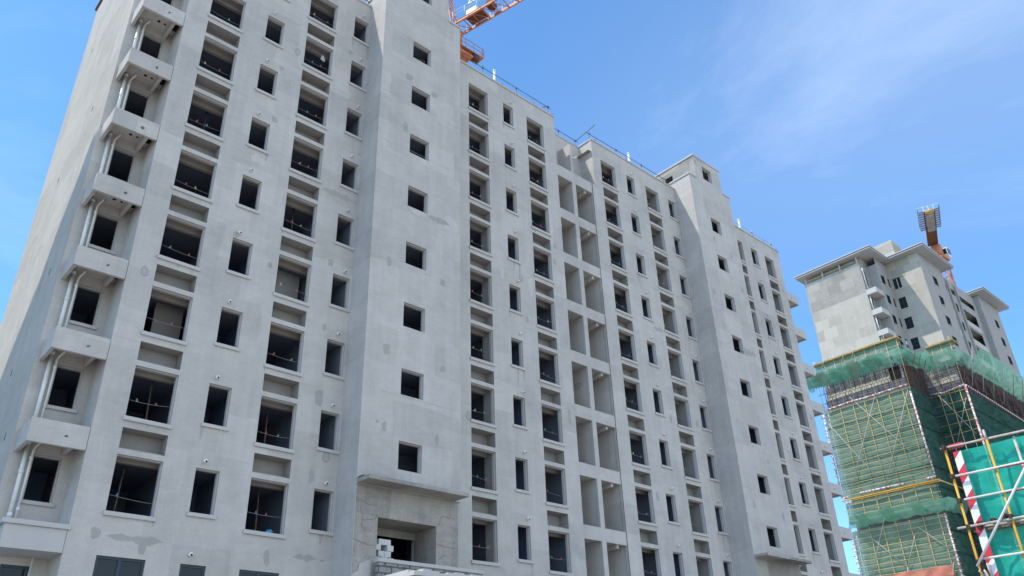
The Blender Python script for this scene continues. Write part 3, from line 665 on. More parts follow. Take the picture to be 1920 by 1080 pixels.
for ci, c in enumerate(CN):
    a, b = WIDE[c]
    for k in range(2, 10 if c == 'W1' else 11):
        fl = SHOW[c][k - 2] if c in SHOW else (POLE[(ci * 3 + k) % 6], POLE[(ci + k * 2 + 1) % 6] if random.random() > .25 else '')
        y = 0.225; z = WBOT + zf(k) + random.uniform(.48, .66); dz = random.uniform(-.12, .06); sag = random.uniform(.02, .06)
        names = [f for f in fl if f]
        lab = f"{' and '.join(names)} pennant cord, {ORD[k]} storey, {CN[c]}"
        t = Thing('pennant_cord', ((a + b) / 2, y, z), lab, 'pennant cord', 'pennant cords strung across window openings')
        pts = [(a + .03 + (b - a - .06) * i / 8, y, z + dz * i / 8 - sag * 4 * (i / 8) * (1 - i / 8)) for i in range(9)]
        t.add(MB().tube(pts, 0.008, 5), 'cord', CORDM)
        for i, f in enumerate(fl):
            if not f: continue
            u = (0.3 if i == 0 else 0.66) + random.uniform(-.1, .1); x = a + (b - a) * u; zc = z + dz * u - sag * 4 * u * (1 - u)
            w, h, l = random.uniform(.04, .06), random.uniform(.09, .13), random.uniform(-.05, .05)
            m = MB(); m.poly([(x - w, y - .01, zc), (x + w, y - .01, zc - .01), (x + l, y - .05, zc + h)]); m.poly([(x - w, y - .006, zc), (x + l, y - .046, zc + h), (x + w, y - .006, zc - .01)])
            t.add(m, 'pennant', FLAGM[f])
# blue plastic on a sill
m = MB(); i0 = 0
for p in range(9):
    t = 2 * math.pi * p / 9; m.v.append((3.83 + .16 * math.cos(t), .12 + .08 * math.sin(t), 7.79))
m.v += [(3.83 + .1 * math.cos(2 * math.pi * p / 9) + .03, .12 + .05 * math.sin(2 * math.pi * p / 9), 7.88 + .03 * math.sin(p * 2)) for p in range(9)]; m.v.append((3.9, .12, 7.93))
for p in range(9): m.f += [(p, (p + 1) % 9, 9 + (p + 1) % 9, 9 + p), (9 + p, 9 + (p + 1) % 9, 18)]; m.sm += [True, True]
tag(m.build('plastic_sack', BLUEP), 'crumpled blue plastic sack on a wide window sill above ground storey', 'sack')
# aerated blocks stacked in the near entrance
BK = [(7.36, 7.03, 'bottom'), (7.62, 7.03, 'x'), (7.88, 7.03, 'x'), (7.50, 7.235, ''), (7.76, 7.235, ''), (7.34, 7.44, ''), (7.86, 7.44, ''), (7.52, 7.645, ''), (7.78, 7.645, '')]
BLAB = ['white block, lower left of the stack in entrance opening', 'white block, lower middle of the stack in entrance opening', 'white block, lower right of the stack in entrance opening', 'white block, left of the stack\'s second row', 'white block, right of the stack\'s second row', 'white block jutting out left beside the square gap in the stack',
        'white block right of the square gap in the stack', 'white block, topmost left of the stack in the entrance', 'white block, topmost right of the stack in the entrance']
bme = None
for (x, z, _), lab in zip(BK, BLAB):
    b = MB().box(-.125, .125, -.3, .3, 0, .2)
    if bme is None: o = b.build('aerated_block', AAC, None, .012); bme = o
    else: o = bme.copy(); COL.objects.link(o)
    o.location = (x, -.72 + random.uniform(-.06, .03), z); o.rotation_euler.z = random.uniform(-.05, .05)
    tag(o, lab, 'block', 'white aerated blocks stacked in the entrance')
tag(MB().box(7.0, 9.6, -1.15, -.3, 6.7, 7.026).build('masonry_platform', RAW), 'rough concrete platform under the white blocks in the entrance', 'platform')
# roof edge guard rails: posts, top rail, couplers
def guard(x0, x1, y, z, h, label, n=4, stubs=True, mat_=STEEL):
    t = Thing('guard_rail', ((x0 + x1) / 2, y, z), label, 'guard rail', 'pipe guard rails along the roof edges')
    t.add(MB().tube([(x0 - .3, y, z + h - .03), ((x0 + x1) / 2, y, z + h + .02), (x1 + .25, y, z + h)], 0.021, 8), 'rail', mat_)
    for i in range(n):
        x = x0 + (x1 - x0) * i / (n - 1)
        t.add(MB().tube([(x, y + .03, z), (x, y + .03, z + h + random.uniform(.05, .3))], 0.02, 8), 'post', mat_)
        t.add(MB().box(x - .035, x + .035, y - .035, y + .05, z + h - .045, z + h + .035), 'coupler', CLAMP)
    return t
t = guard(11.3, 19.05, 0.5, ROOF - .2, 1.4, 'thin pipe guard rail on roof edge between near tower and loggias', 4)
t.add(MB().tube([(18.6, .5, ROOF + .95), (19.15, .5, ROOF + 1.35)], .025, 8), 'brace', STEEL)
t = guard(22.55, 30.2, 0.4, ROOF, .95, 'thin pipe guard rail on roof edge between loggias and far tower', 4)
t.add(MB().tube([(22.3, -.35, ROOF + 1.05), (22.3, 1.45, ROOF + .82)], .022, 8), 'brace', STEEL)
t = guard(35.3, 43.2, 0.4, ROOF, .9, 'thin pipe guard rail on roof edge at the right end', 4, mat_=GREYTUBE)
t.add(MB().tube([(42.7, .4, ROOF + .5), (43.4, .4, ROOF + 1.3)], .03, 8), 'brace', WHITEP)
t = guard(19.2, 22.2, 1.3, ROOF + .02, .75, 'short pipe guard rail over the recessed loggia roof edge', 3)
t = Thing('guard_rail', (6.0, .4, ROOF), 'short dark pipe bracket on roof edge left of near tower', 'guard rail', 'pipe guard rails along the roof edges')
t.add(MB().tube([(4.0, .1, ROOF + .5), (6.1, .1, ROOF + .45)], .027, 8), 'rail', STEEL); t.add(MB().tube([(5.4, .1, ROOF + .1), (5.4, .1, ROOF + .8)], .025, 8), 'post', STEEL); t.add(MB().tube([(3.9, .1, ROOF + .1), (3.9, .1, ROOF + .9)], .025, 8), 'post', STEEL)
for x, z in ((15.2, 36.06), (27.15, 35.97), (40.05, 36.07)):
    p = MB().tube([(x, 1, 33), (x, 1, z)], .075, 12); p.tube([(x, 1, z - .12), (x, 1, z - .02)], .088, 12); BL.add(p, 'vent_stack', PVC)
for x in (11.6, 14.9, 17.3, 18.85, 22.6, 25.6, 29.9, 36.4, 39.9, 41.3, 43.1):
    s = MB().tube([(x, .12, ROOF + .08), (x, .12, ROOF + .2), (x + .03, .02, ROOF + .26)], .045, 8); s.box(x - .06, x + .06, .06, .18, ROOF + .11, ROOF + .15); BL.add(s, 'roof_anchor', CLAMP)
sb = MB(); sb.box(28.35, 29.2, .35, .7, ROOF + .11, ROOF + .38); sb.box(28.7, 29.35, .3, .6, ROOF + .39, ROOF + .55); tag(sb.build('material_bundle', CLAMP), 'dark bundle lying on the roof edge left of far tower', 'bundle')
# ------------------------------------------------------------------ site hut in front
t = Thing('site_hut', (4, -9, 0), 'cream rendered site hut with chipped roof edge, in front of the near tower', 'hut')
m = MB().box(1.10, 6.0, -11.95, -5.5, 0, 4.45); t.add(m, 'hut_wall', plaster('hut_render', (0.62, 0.60, 0.55), (0.46, 0.44, 0.40), 1.2, 0.03, .1), bevel=.01)
m = MB(); xs = [1.05 + 5 * i / 24 for i in range(25)]
for a, b in zip(xs, xs[1:]):
    h = 4.585 - random.choice((0, 0, 0, .02, .05)); m.box(a, b - .002, -12, -11.8, 4.453, h)
m.box(1.05, 6.05, -11.797, -5.4, 4.453, 4.58)
t.add(m, 'hut_roof', plaster('hut_edge', (0.60, 0.585, 0.56), (0.42, 0.41, 0.39), 1.3, 0.0, 0))
# ------------------------------------------------------------------ far apartment tower with eaves
FT = Thing('eaved_apartment_tower', (105, 15, 0), 'tall concrete apartment building with wide overhanging eaves, behind the green scaffold', 'building')
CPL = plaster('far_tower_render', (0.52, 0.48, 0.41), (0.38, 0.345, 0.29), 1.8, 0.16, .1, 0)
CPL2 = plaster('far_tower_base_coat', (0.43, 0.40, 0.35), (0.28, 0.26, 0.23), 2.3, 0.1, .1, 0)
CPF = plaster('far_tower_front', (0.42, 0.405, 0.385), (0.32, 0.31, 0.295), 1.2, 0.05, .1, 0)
Xg, yn, yF, X2, y2 = 88.0, 11.37, 10.07, 93.55, 5.82
FZ = lambda j: -2.94 * j
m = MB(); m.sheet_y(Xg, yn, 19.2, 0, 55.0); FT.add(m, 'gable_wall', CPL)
m = MB()
m.sheet_y(Xg - .004, yn + .05, 19.15, 50.6, 54.55); FT.add(m, 'base_coat', CPL2)
fw_ = [(90.72, 91.7, 52.25 + FZ(j), 53.6 + FZ(j)) for j in range(8)]
X2w = [(8.8, 9.75, 52.1 + FZ(j), 53.7 + FZ(j)) for j in range(8)]
slim_ = [(92.7, 93.1, 52.4 + FZ(j), 53.7 + FZ(j)) for j in range(8)]
Y2w = [(96.75, 98.1, 52.35 + FZ(j), 53.72 + FZ(j)) for j in range(8)]
rec = 6.5
RB = [(100.9, 103.0, 50.6 + FZ(j), 52.6 + FZ(j)) for j in range(8)]; RS = [(104.9, 105.6, 51.2 + FZ(j), 52.6 + FZ(j)) for j in range(8)]; RL = [(107.3, 112.0, 50.8 + FZ(j), 52.5 + FZ(j)) for j in range(8)]
RT = [(101.0, 103.3, 54.0, 54.9), (104.2, 106.1, 54.0, 54.9), (107.0, 112.6, 53.7, 54.6)]
Y3w = [(118.0, 119.25, 52.5 + FZ(j), 53.9 + FZ(j)) for j in range(8)]
m = MB()
m.sheet_x(yF, 90.06, X2, 0, 55.98, fw_ + slim_); m.sheet_y(90.06, yF, yn, 0, 55.0); m.sheet_x(yn, Xg, 90.06, 0, 55.0, [(88.55, 89.3, 51.9 + FZ(j), 54 + FZ(j)) for j in range(8)])
m.sheet_x(y2, X2, 100.7, 0, 56.14, Y2w); m.quad((100.7, rec, 0), (100.7, rec, 56), (100.7, y2, 56), (100.7, y2, 0))
m.sheet_x(rec, 100.7, 113.8, 0, 56.3, RB + RS + RL + RT); m.sheet_y(113.8, y2, rec, 0, 56.5); m.sheet_x(y2, 113.8, 121.3, 0, 56.5, Y3w)
m.quad((121.3, 18, 0), (121.3, 18, 56.5), (121.3, y2, 56.5), (121.3, y2, 0)); m.sheet_x(19.2, 88, 121.3, 0, 55); m.quad((93.6, 6.6, 55.3), (121, 6.6, 55.3), (121, 19, 55.3), (93.6, 19, 55.3))
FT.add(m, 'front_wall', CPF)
m = MB(); m.sheet_y(X2, y2, yF, 0, 56.14, X2w); m.sheet_x(19.15, Xg + .01, Xg + .3, 0, 55); FT.add(m, 'wing_wall', CPL)
ib = MB(); ib.sheet_x(yF + .9, 90.1, 93.5, 20, 55); ib.sheet_x(y2 + 1.0, 93.6, 100.6, 20, 55); ib.sheet_x(rec + 2.0, 100.8, 113.7, 20, 55.2); ib.sheet_x(y2 + 1, 113.9, 121, 20, 55); ib.sheet_y(X2 + 1, y2 + .3, yF - .1, 20, 55); ib.sheet_x(yn + 1, 88.2, 90, 20, 55)
for j in range(9): ib.box(100.8, 113.7, rec + .02, rec + 2, 52.75 + FZ(j), 52.9 + FZ(j))
FT.add(ib, 'interior_wall', INT)
def fwin(a, b, z0, z1, axis, c, name='window', mull=True):
    m = MB(); d = .14
    if axis == 'y':      # on a sheet_x wall (y = c)
        m.box(a, b, c + d, c + d + .03, z0, z1); o = FT.add(m, name, GLASS)
        f = MB(); w = .07
        f.box(a, a + w, c + d - .05, c + d - .004, z0, z1); f.box(b - w, b, c + d - .05, c + d - .004, z0, z1); f.box(a + w, b - w, c + d - .05, c + d - .004, z1 - w, z1); f.box(a + w, b - w, c + d - .05, c + d - .004, z0, z0 + w)
        if mull: f.box((a + b) / 2 - .04, (a + b) / 2 + .04, c + d - .05, c + d - .004, z0 + w, z1 - w)
        f.build('window_frame', FRAME, o)
        MB().box(a - .08, b + .08, c - .07, c + .03, z0 - .11, z0).build('window_sill', PLS, o)
    else:
        m.box(c + d, c + d + .03, a, b, z0, z1); o = FT.add(m, name, GLASS)
        f = MB(); w = .07
        f.box(c + d - .05, c + d - .004, a, a + w, z0, z1); f.box(c + d - .05, c + d - .004, b - w, b, z0, z1); f.box(c + d - .05, c + d - .004, a + w, b - w, z1 - w, z1); f.box(c + d - .05, c + d - .004, a + w, b - w, z0, z0 + w)
        f.build('window_frame', FRAME, o)
        MB().box(c + d - .06, c + d - .004, (a + b) / 2 - .03, (a + b) / 2 + .03, z0 + w, z1 - w).build('mullion', WHITEP if z0 > 51 else FRAME, o)
        MB().box(c - .07, c + .03, a - .08, b + .08, z0 - .11, z0).build('window_sill', PLS, o)
for h in fw_[:6]: fwin(*h, 'y', yF)
for h in X2w[:6]: fwin(*h, 'x', X2)
for h in Y2w[:6]: fwin(*h, 'y', y2)
for h in Y3w[:6]: fwin(*h, 'y', y2)
for h in RS[:5]: fwin(*h, 'y', rec, mull=False)
for j in range(5):
    for a, b in ((100.85, 103.05), (107.2, 112.1)):
        FT.add(MB().box(a, b, rec - .12, rec - .003, 49.75 + FZ(j), 50.65 + FZ(j)), 'balcony_parapet', PLS)
        FT.add(MB().box(a + .1, b - .1, rec + .5, rec + .55, 51.5 + FZ(j), 51.6 + FZ(j)), 'balcony_beam', PLS)
for x in (103.6, 106.3): FT.add(MB().box(x, x + .35, rec - .25, rec - .003, 0, 56.2), 'wall_pier', CPF)
for j in range(6):
    z0 = 50.15 + FZ(j) + .0
    m = MB().box(Xg - .02, 90.04, yF, yF + .12, z0, z0 + .72); m.box(Xg - .02, Xg + .1, yF + .12, yn - .01, z0, z0 + .72); m.box(Xg + .1, 90.04, yF + .12, yn - .01, z0 + .05, z0 + .2)
    FT.add(m, 'ledge_box', PLS)
    FT.add(MB().tube([(Xg + .3, yn - .17, z0 - 2.2), (Xg + .3, yn - .17, z0 + .05)], .075, 8), 'soil_pipe', PVC)
FT.add(MB().tube([(Xg + .3, yn - .17, 50.9), (Xg + .3, yn - .17, 53.3), (Xg + .22, yn - .2, 53.5), (Xg + .1, yn - .2, 53.6), (Xg + .1, yn - .2, 54.1)], .075, 8), 'soil_pipe', PVC)
def eave(x0, x1, y0, y1, z, name='eave_roof'):
    m = MB().box(x0, x1, y0, y1, z, z + .16); o = FT.add(m, name, SOFF)
    f = MB().box(x0 + .02, x1 - .02, y0 + .02, y1 - .02, z + .163, z + .26); f.build('fascia_gap', CRACK, o)
    h = MB(); zt = z + .36; h.box(x0 - .1, x1 + .1, y0 - .1, y1 + .1, z + .263, zt)
    cx0, cx1, cy0, cy1 = x0 + 3, x1 - 3, y0 + 2.6, y1 - 2.6
    if cx1 > cx0 and cy1 > cy0:
        i = len(h.v); h.v += [(x0 - .1, y0 - .1, zt + .002), (x1 + .1, y0 - .1, zt + .002), (x1 + .1, y1 + .1, zt + .002), (x0 - .1, y1 + .1, zt + .002), (cx0, cy0, zt + .9), (cx1, cy0, zt + .9), (cx1, cy1, zt + .9), (cx0, cy1, zt + .9)]
        for f4 in ((0, 1, 5, 4), (1, 2, 6, 5), (2, 3, 7, 6), (3, 0, 4, 7), (4, 5, 6, 7)): h.f.append(tuple(i + q for q in f4)); h.sm.append(False)
    h.build('roof_tiles', ROOFT, o)
eave(87.2, 92.15, 9.2, 20.0, 56.0); eave(92.3, 102.0, 4.5, 19.9, 56.15); eave(112.6, 122.6, 4.5, 19, 56.6)
at = MB(); at.box(Xg + .6, 93, 11.3, 18.6, 55.0, 55.93); FT.add(at, 'attic_wall', INT)
for y in (11.6, 14.0, 16.5, 19.0): FT.add(MB().box(Xg + .05, Xg + .2, y - .08, y + .08, 55.0, 55.94), 'attic_post', PLS)
FT.add(MB().tube([(Xg + .1, 12, 55.45), (Xg + .1, 19.1, 55.45)], .05, 6), 'attic_rail', YELF)
m = MB().box(96.6, 99.5, 9.5, 14.2, 57, 61.1); m.box(95.9, 99.8, 14.2, 15.6, 57, 59.6); FT.add(m, 'penthouse', CPL)
# ------------------------------------------------------------------ scaffolded block
SB = Thing('scaffolded_block', (78, 5, 0), 'unfinished masonry block wrapped in green scaffolding', 'building')
xS, yS0, yS1, x2, yW = 66.0, 1.56, 10.15, 70.87, -1.63
SB.add(MB().box(xS + 1.0, 92, yS0 + .5, yS1 - .2, 0, 32.5), 'block_wall', BLK); SB.add(MB().box(x2 + 1.0, 91, yW + .6, yS0 + .497, 0, 32.4), 'block_wall', BLK)
shm = plaster('painted_wall_shade', (0.10, 0.095, 0.09), (0.055, 0.05, 0.05), 1.5, 0, 0)
SB.add(MB().box(x2 + 1.003, 91, yW + .55, yW + .597, 28.2, 32.6), 'painted_shade_band', shm); SB.add(MB().box(xS + 1.003, x2 + .9, yS0 + .44, yS0 + .497, 28.2, 32.6), 'painted_shade_band', shm)  # dark bands added to paint the shade of nets and tubes on the wall
gm = plaster('grey_beam', (0.20, 0.20, 0.205), (0.12, 0.12, 0.125), 1.3, 0, 0)
SB.add(MB().box(xS + .95, xS + 1.05, yS0 + .45, yS1 - .15, 28.4, 30.22), 'ring_beam', gm); SB.add(MB().box(x2 + .95, x2 + 1.05, yW + .55, yS0 + .4, 28.4, 30.2), 'ring_beam', gm)
LB = blockwork('pale_block_course', (0.60, 0.55, 0.44), (0.50, 0.46, 0.37), (0.12, 0.11, 0.09), .34, .6)
SB.add(MB().box(xS + .93, xS + 1.02, yS0 + 1.9, yS1 - .45, 30.25, 30.72), 'block_course', LB); SB.add(MB().box(x2 + .93, x2 + 1.02, yW + 1.1, yS0 - .6, 30.25, 30.65), 'block_course', LB)
m = MB().box(xS + .92, xS + 1.02, yS0 + .75, yS0 + 1.75, 30.3, 31.5); SB.add(m, 'wall_opening', DARK)
m = MB()
for j in range(8): m.box(72.6 + j * 2.0, 73.8 + j * 2.0, yW + .53, yW + .56, 29.8, 31.4)
SB.add(m, 'wall_opening', DARK)
SC = Thing('netted_scaffold', (76, 4, 0), 'tall tube scaffold with green netting and yellow tubes, left of the eaved tower', 'scaffold')
def wavy(P, U, V, nu, nv, Nrm, amp, seed, pin=True, mat_=NET, name='net_panel', ragged=0.0):
    """cloth sheet from corner P along U and V with folds"""
    rr = random.Random(seed); ph = [rr.uniform(0, 6.28) for _ in range(8)]; m = MB(); P = Vector(P); U = Vector(U); V = Vector(V); Nn = Vector(Nrm)
    for j in range(nv + 1):
        for i in range(nu + 1):
            u, v = i / nu, j / nv
            a = math.sin(9 * u + ph[0] + 2 * v) * .5 + math.sin(21 * u + ph[1] - 3 * v) * .35 + math.sin(13 * u + 7 * v + ph[2]) * .4 + rr.uniform(-.25, .25)
            e = min(1, 4 * min(v, 1 - v)) if pin else 1
            r_ = ragged * (math.sin(17 * u + ph[3]) * .5 + math.sin(41 * u + ph[4]) * .5 + rr.uniform(-.4, .4)) if j == 0 else 0
            m.v.append(tuple(P + U * u + V * v + Nn * (amp * a * e) + Vector((0, 0, r_)) - Vector((0, 0, .12 * amp * 4 * v * (1 - v)))))
    for j in range(nv):
        for i in range(nu):
            q = j * (nu + 1) + i; m.f.append((q, q + 1, q + nu + 2, q + nu + 1)); m.sm.append(True)
    return SC.add(m, name, mat_)
LIFT = 1.85
def face(axis, c, a0, a1, ztop, zbot, stds, step=.485, seed=1, dark=False, pole=True, inward=1):
    """one scaffold face: axis 'x' -> plane x=c running along y; 'y' -> plane y=c running along x"""
    pt = (lambda u, z, o=0: (c + o * inward, u, z)) if axis == 'x' else (lambda u, z, o=0: (u, c + o * inward, z))
    z = ztop; k = 0
    while z > zbot:
        h = min(LIFT, z - zbot); N_ = (1, 0, 0) if axis == 'x' else (0, 1, 0)
        U = Vector(pt(a1, 0)) - Vector(pt(a0, 0))
        wavy(pt(a0, z - h - .06, .12), U, (0, 0, h + .06), max(12, int(abs(a1 - a0) * 5)), 6, N_, .06, seed * 50 + k, True, NETD if dark else NET, 'net_panel', .05)
        if random.random() < .8:
            s = MB(); rr = random.Random(seed * 77 + k); pp = []
            for i in range(15): pp.append(pt(a0 + (a1 - a0) * i / 14, z - h + rr.uniform(-.05, .05), .02))
            s.tube(pp, .035, 5); SC.add(s, 'net_seam', NETD)
        z -= h; k += 1
    if not pole: return
    for u in stds:
        SC.add(MB().tube([pt(u, zbot - .3), pt(u + random.uniform(-.03, .03), ztop + random.uniform(.0, .15))], .028, 6), 'standard', YELF)
    z = ztop - .25
    while z > zbot + .1:
        d = random.uniform(-.04, .04)
        SC.add(MB().tube([pt(a0 - .15, z + d, -.05), pt((a0 + a1) / 2, z, -.05), pt(a1 + .15, z - d, -.05)], .023, 6), 'ledger', YELF); z -= step
ST = [9.75, 8.4, 7.1, 5.95, 4.72, 3.5, 2.2]
face('x', xS, yS0, yS1, 29.0, 20.3, ST, seed=1)
face('x', xS, yS0, yS1, 19.9, 18.0, ST, seed=2)
face('x', xS, yS0, yS1, 17.3, 9.0, ST, seed=3)
face('y', yS0, xS, x2, 29.0, 2.0, [], seed=4, dark=True, pole=False)
face('x', x2, yW, yS0, 29.1, 2.0, [-1.0, -.1, .8], seed=5, dark=True, step=.97)
face('y', yW, x2, 90, 28.9, 2.0, [], seed=6, dark=True, pole=False)
# diagonal braces
def br(pts, r=.026): SC.add(MB().tube(pts, r, 6), 'brace', GREYTUBE)
for a, b in (((9.9, 27.6), (5.9, 20.5)), ((4.6, 29.3), (9.3, 20.8)), ((7.2, 29.6), (1.9, 21.4)), ((1.7, 28.6), (5.93, 20.6)), ((9.2, 13.3), (6.7, 18.0)), ((8.5, 16.6), (5.85, 13.5)), ((5.85, 13.5), (4.5, 16.0)), ((4.1, 16.6), (1.9, 14.3)), ((5.9, 13.5), (5.4, 12.2)), ((5.8, 13.5), (6.4, 12.2)), ((2.0, 13.3), (2.6, 11.6))):
    br([(xS - .1, a[0], a[1]), (xS - .1, b[0], b[1])])
br([(x2 - .1, .9, 29.0), (x2 - .1, -1.3, 24.5)]); br([(x2 - .1, -1.4, 28.0), (x2 - .1, .6, 24.0)])
# red and white taped corner tubes and tape runs
def sock(pts, r, M_): SC.add(MB().tube(pts, r, 8), 'striped_tube', M_)
RWS = banded('red_white_socks', (0.74, 0.68, 0.67), (0.50, 0.15, 0.16), 2, 0.40, .45, rag=1.6)
sock([(xS - .03, yS1 + .1, 20.4), (xS - .03, yS1 + .12, 24.5), (xS - .03, yS1 + .08, 29.0)], .075, RWS); sock([(xS - .03, yS0 - .03, 20.4), (xS - .03, yS0, 28.4)], .08, RWS)
sock([(xS - .03, yS1 + .02, 9.5), (xS - .03, yS1 + .03, 17.4)], .07, RWS); sock([(xS - .03, yS0 + .1, 9.5), (xS - .03, yS0 + .05, 17.3)], .075, RWS)
sock([(x2 - .03, yW, 2), (x2 - .03, yW, 29.2)], .085, RWS)
for u in range(13):
    z = 20.6 + u * .64
    SC.add(MB().tube([(xS - .2, yS1 + .22, z), (xS + .25, yS1 + .1, z + .05)], .03, 6), 'tube_end', RUST)
    if u < 11: SC.add(MB().tube([(xS - .2, yS1 + .16, z - 10.6), (xS + .25, yS1 + .06, z - 10.55)], .03, 6), 'tube_end', RUST)
RWT = banded('red_white_tape_diagonal', (0.76, 0.74, 0.72), (0.58, 0.16, 0.17), 0.6, 0.5) if False else banded('red_white_tape_diagonal', (0.72, 0.68, 0.67), (0.50, 0.20, 0.21), 1, 0.55, rag=1.8)
def tape(pts, r, M_): SC.add(MB().tube(pts, r, 7), 'warning_tape', M_)
tape([(xS - .1, yS1 - .4, 29.02), (xS - .1, 7.5, 29.1), (xS - .1, 5, 29.05), (xS - .1, yS0, 29.1)], .085, RWT)
tape([(x2 - .1, yS0, 29.2), (x2 - .1, .3, 29.02), (x2 - .1, yW, 29.25)], .085, RWT); tape([(x2, yW - .08, 29.2), (76, yW - .08, 29.05), (88, yW - .08, 28.6)], .07, RW_X)
tape([(xS - .1, 8.4, 20.5), (xS - .1, 4.2, 20.45)], .09, RWT); tape([(xS - .1, yS1, 20.35), (xS - .1, 9.6, 20.4)], .09, RWT); tape([(xS - .1, 2.3, 20.42), (xS - .1, yS0, 20.45)], .09, RWT)
for z, r in ((20.12, .06), (19.98, .035)): SC.add(MB().tube([(xS - .2, yS1 + .1, z), (xS - .2, 1.15, z - .02)], r, 8), 'lift_beam', YEL)
SC.add(MB().tube([(xS - .2, 1.15, 20.0), (xS + 5, 1.1, 20.0)], .06, 8), 'lift_beam', YELF)
# top working deck with timber edge and rails
m = MB().box(xS - .2, xS + 1.0, 1.3, 10.1, 33.75, 33.87); m.box(x2 - .2, x2 + 1, -1.9, .8, 33.7, 33.83); SC.add(m, 'timber_deck', WOODY)
SC.add(MB().box(xS - .25, xS - .2, 1.3, 10.1, 33.78, 33.93), 'toe_board', WOODY); SC.add(MB().box(x2 - .25, x2 - .2, -1.9, .8, 33.76, 33.9), 'toe_board', WOODY)
for y in [1.5 + 1.07 * i for i in range(9)]:
    SC.add(MB().tube([(xS, y, 28.6), (xS, y, 34.0 + random.uniform(.1, .6))], .028, 6), 'standard', GREYTUBE if random.random() < .5 else YELF)
    SC.add(MB().tube([(xS + .95, y, 29), (xS + .95, y, 33.9)], .028, 6), 'standard', RUST)
    if random.random() < .6: SC.add(MB().tube([(xS - .3, y - .3, 34.1), (xS - .1, y + .5, 32.9)], .025, 6), 'brace', WHITEP if random.random() < .5 else GREYTUBE)
for y in [-1.5, -.6, .3]: SC.add(MB().tube([(x2, y, 28.6), (x2, y, 34.3)], .028, 6), 'standard', YELF)
for z in (33.1, 32.7, 31.6, 30.7, 29.8):
    SC.add(MB().tube([(xS, yS0 - .2, z), (xS, yS1 + .2, z + random.uniform(-.1, .1))], .026, 6), 'ledger', RUST if z < 32 else YELF)
    SC.add(MB().tube([(x2, yW - .2, z), (x2, yS0, z)], .026, 6), 'ledger', RUST if z < 32 else YELF)
    SC.add(MB().tube([(xS, yS0, z), (x2, yS0, z)], .026, 6), 'ledger', RUST); SC.add(MB().tube([(x2, yW, z), (90, yW, z - .1)], .026, 6), 'ledger', RUST)
for i in range(14):
    x = x2 + .4 + i * 1.3; SC.add(MB().tube([(x, yW, 28.5), (x, yW, 33.2)], .026, 6), 'standard', RUST)
    if i % 2: SC.add(MB().tube([(x, yW - .1, 29.5), (x - .9, yW - 1.4, 32.9)], .028, 6), 'catch_strut', GREYTUBE if i < 8 else RUST)
for i in range(4):
    x = xS + .6 + i * 1.2; SC.add(MB().tube([(x, yS0, 28.5), (x, yS0, 33.5)], .026, 6), 'standard', RUST)
    SC.add(MB().tube([(x, yS0, 29.6), (x + .3, yS0 - 1.1, 32.3)], .028, 6), 'catch_strut', RUST)
# nets behind the top rails, and the outward-leaning catch nets
wavy((xS + .12, yS0, 32.4), (0, yS1 - yS0, 0), (0, 0, 1.3), 40, 6, (1, 0, 0), .08, 301, True, NETC, 'net_panel', .15)
wavy((x2 + .12, yW, 32.5), (0, yS0 - yW, 0), (0, 0, 1.2), 16, 6, (1, 0, 0), .1, 302, True, NETC, 'net_panel', .15)
wavy((xS, yS0, 32.5), (x2 - xS, 0, 0), (0, 0, 1.0), 16, 6, (0, 1, 0), .1, 303, True, NETC, 'net_panel', .15)
def catch(a0, a1, b0, b1, seed, nu=48, amp=.15, mat_=NETC, ragged=.14): wavy(a0, Vector(a1) - Vector(a0), Vector(b0) - Vector(a0), nu, 9, (-.5, -.2, .8), amp, seed, True, mat_, 'catch_net', ragged)
catch((xS, yS1 + .1, 31.5), (xS, 2.2, 31.4), (xS - 1.5, 10.3, 32.3), (0, 0, 0), 311)
catch((xS, 2.2, 31.45), (x2, .75, 31.45), (xS - 1.5, 1.9, 32.25), (0, 0, 0), 312, 18, .2)
rr = random.Random(33)
for i in range(13):     # loose overlapping drapes along the catch net
    y = 2.4 + i * .62 + rr.uniform(-.2, .2); w_ = rr.uniform(.7, 1.5); lo = rr.uniform(-.25, .15)
    wavy((xS - .1 - rr.uniform(0, .15), y, 31.42 + lo), (0, w_, rr.uniform(-.1, .1)), (-1.35 + rr.uniform(-.1, .3), rr.uniform(-.3, .3), .9 - lo), 10, 8, (-.6, -.3, .7), .16, 600 + i, False, rr.choice((NETC, NETC, NET)), 'catch_net', .16)
for i in range(3):
    y = 2.6 + i * 2.6 + rr.uniform(-.2, .2)
    wavy((xS - .12, y, 17.45 + rr.uniform(-.2, .1)), (0, rr.uniform(.7, 1.3), 0), (-1.3, rr.uniform(-.3, .3), .95), 10, 8, (-.6, -.3, .7), .13, 640 + i, False, NETC, 'catch_net', .12)
# corner gusset where the two wings' nets meet
wavy((xS + .3, 2.0, 31.5), (4.6, -1.4, 0), (-1.2, -.6, 1.0), 18, 8, (0, 0, 1), .16, 313, True, NETC, 'catch_net', .2)
catch((x2, yS0, 31.45), (x2, yW, 31.45), (x2 - 1.3, 1.2, 32.4), (0, 0, 0), 314, 18, .16)
catch((x2 - .4, yW + .3, 31.5), (74, yW, 31.6), (x2 - 1.2, yW - .5, 32.45), (0, 0, 0), 315, 14, .14)
catch((73.6, yW, 31.5), (81, yW, 31.6), (73.1, yW - 1.6, 33.05), (0, 0, 0), 316, 24, .08)
catch((80.9, yW, 31.6), (91, yW, 31.3), (80.4, yW - 1.6, 33.05), (0, 0, 0), 317, 40, .12, NETC)
catch((xS, yS1 + .2, 17.6), (xS, 1.4, 17.5), (xS - 1.4, 9.4, 18.35), (0, 0, 0), 318, 40, .1)
wavy((xS - .1, 1.5, 17.5), (4, -.2, .1), (-1.0, -.9, .85), 16, 8, (0, 0, 1), .12, 319, True, NETC, 'catch_net', .12)
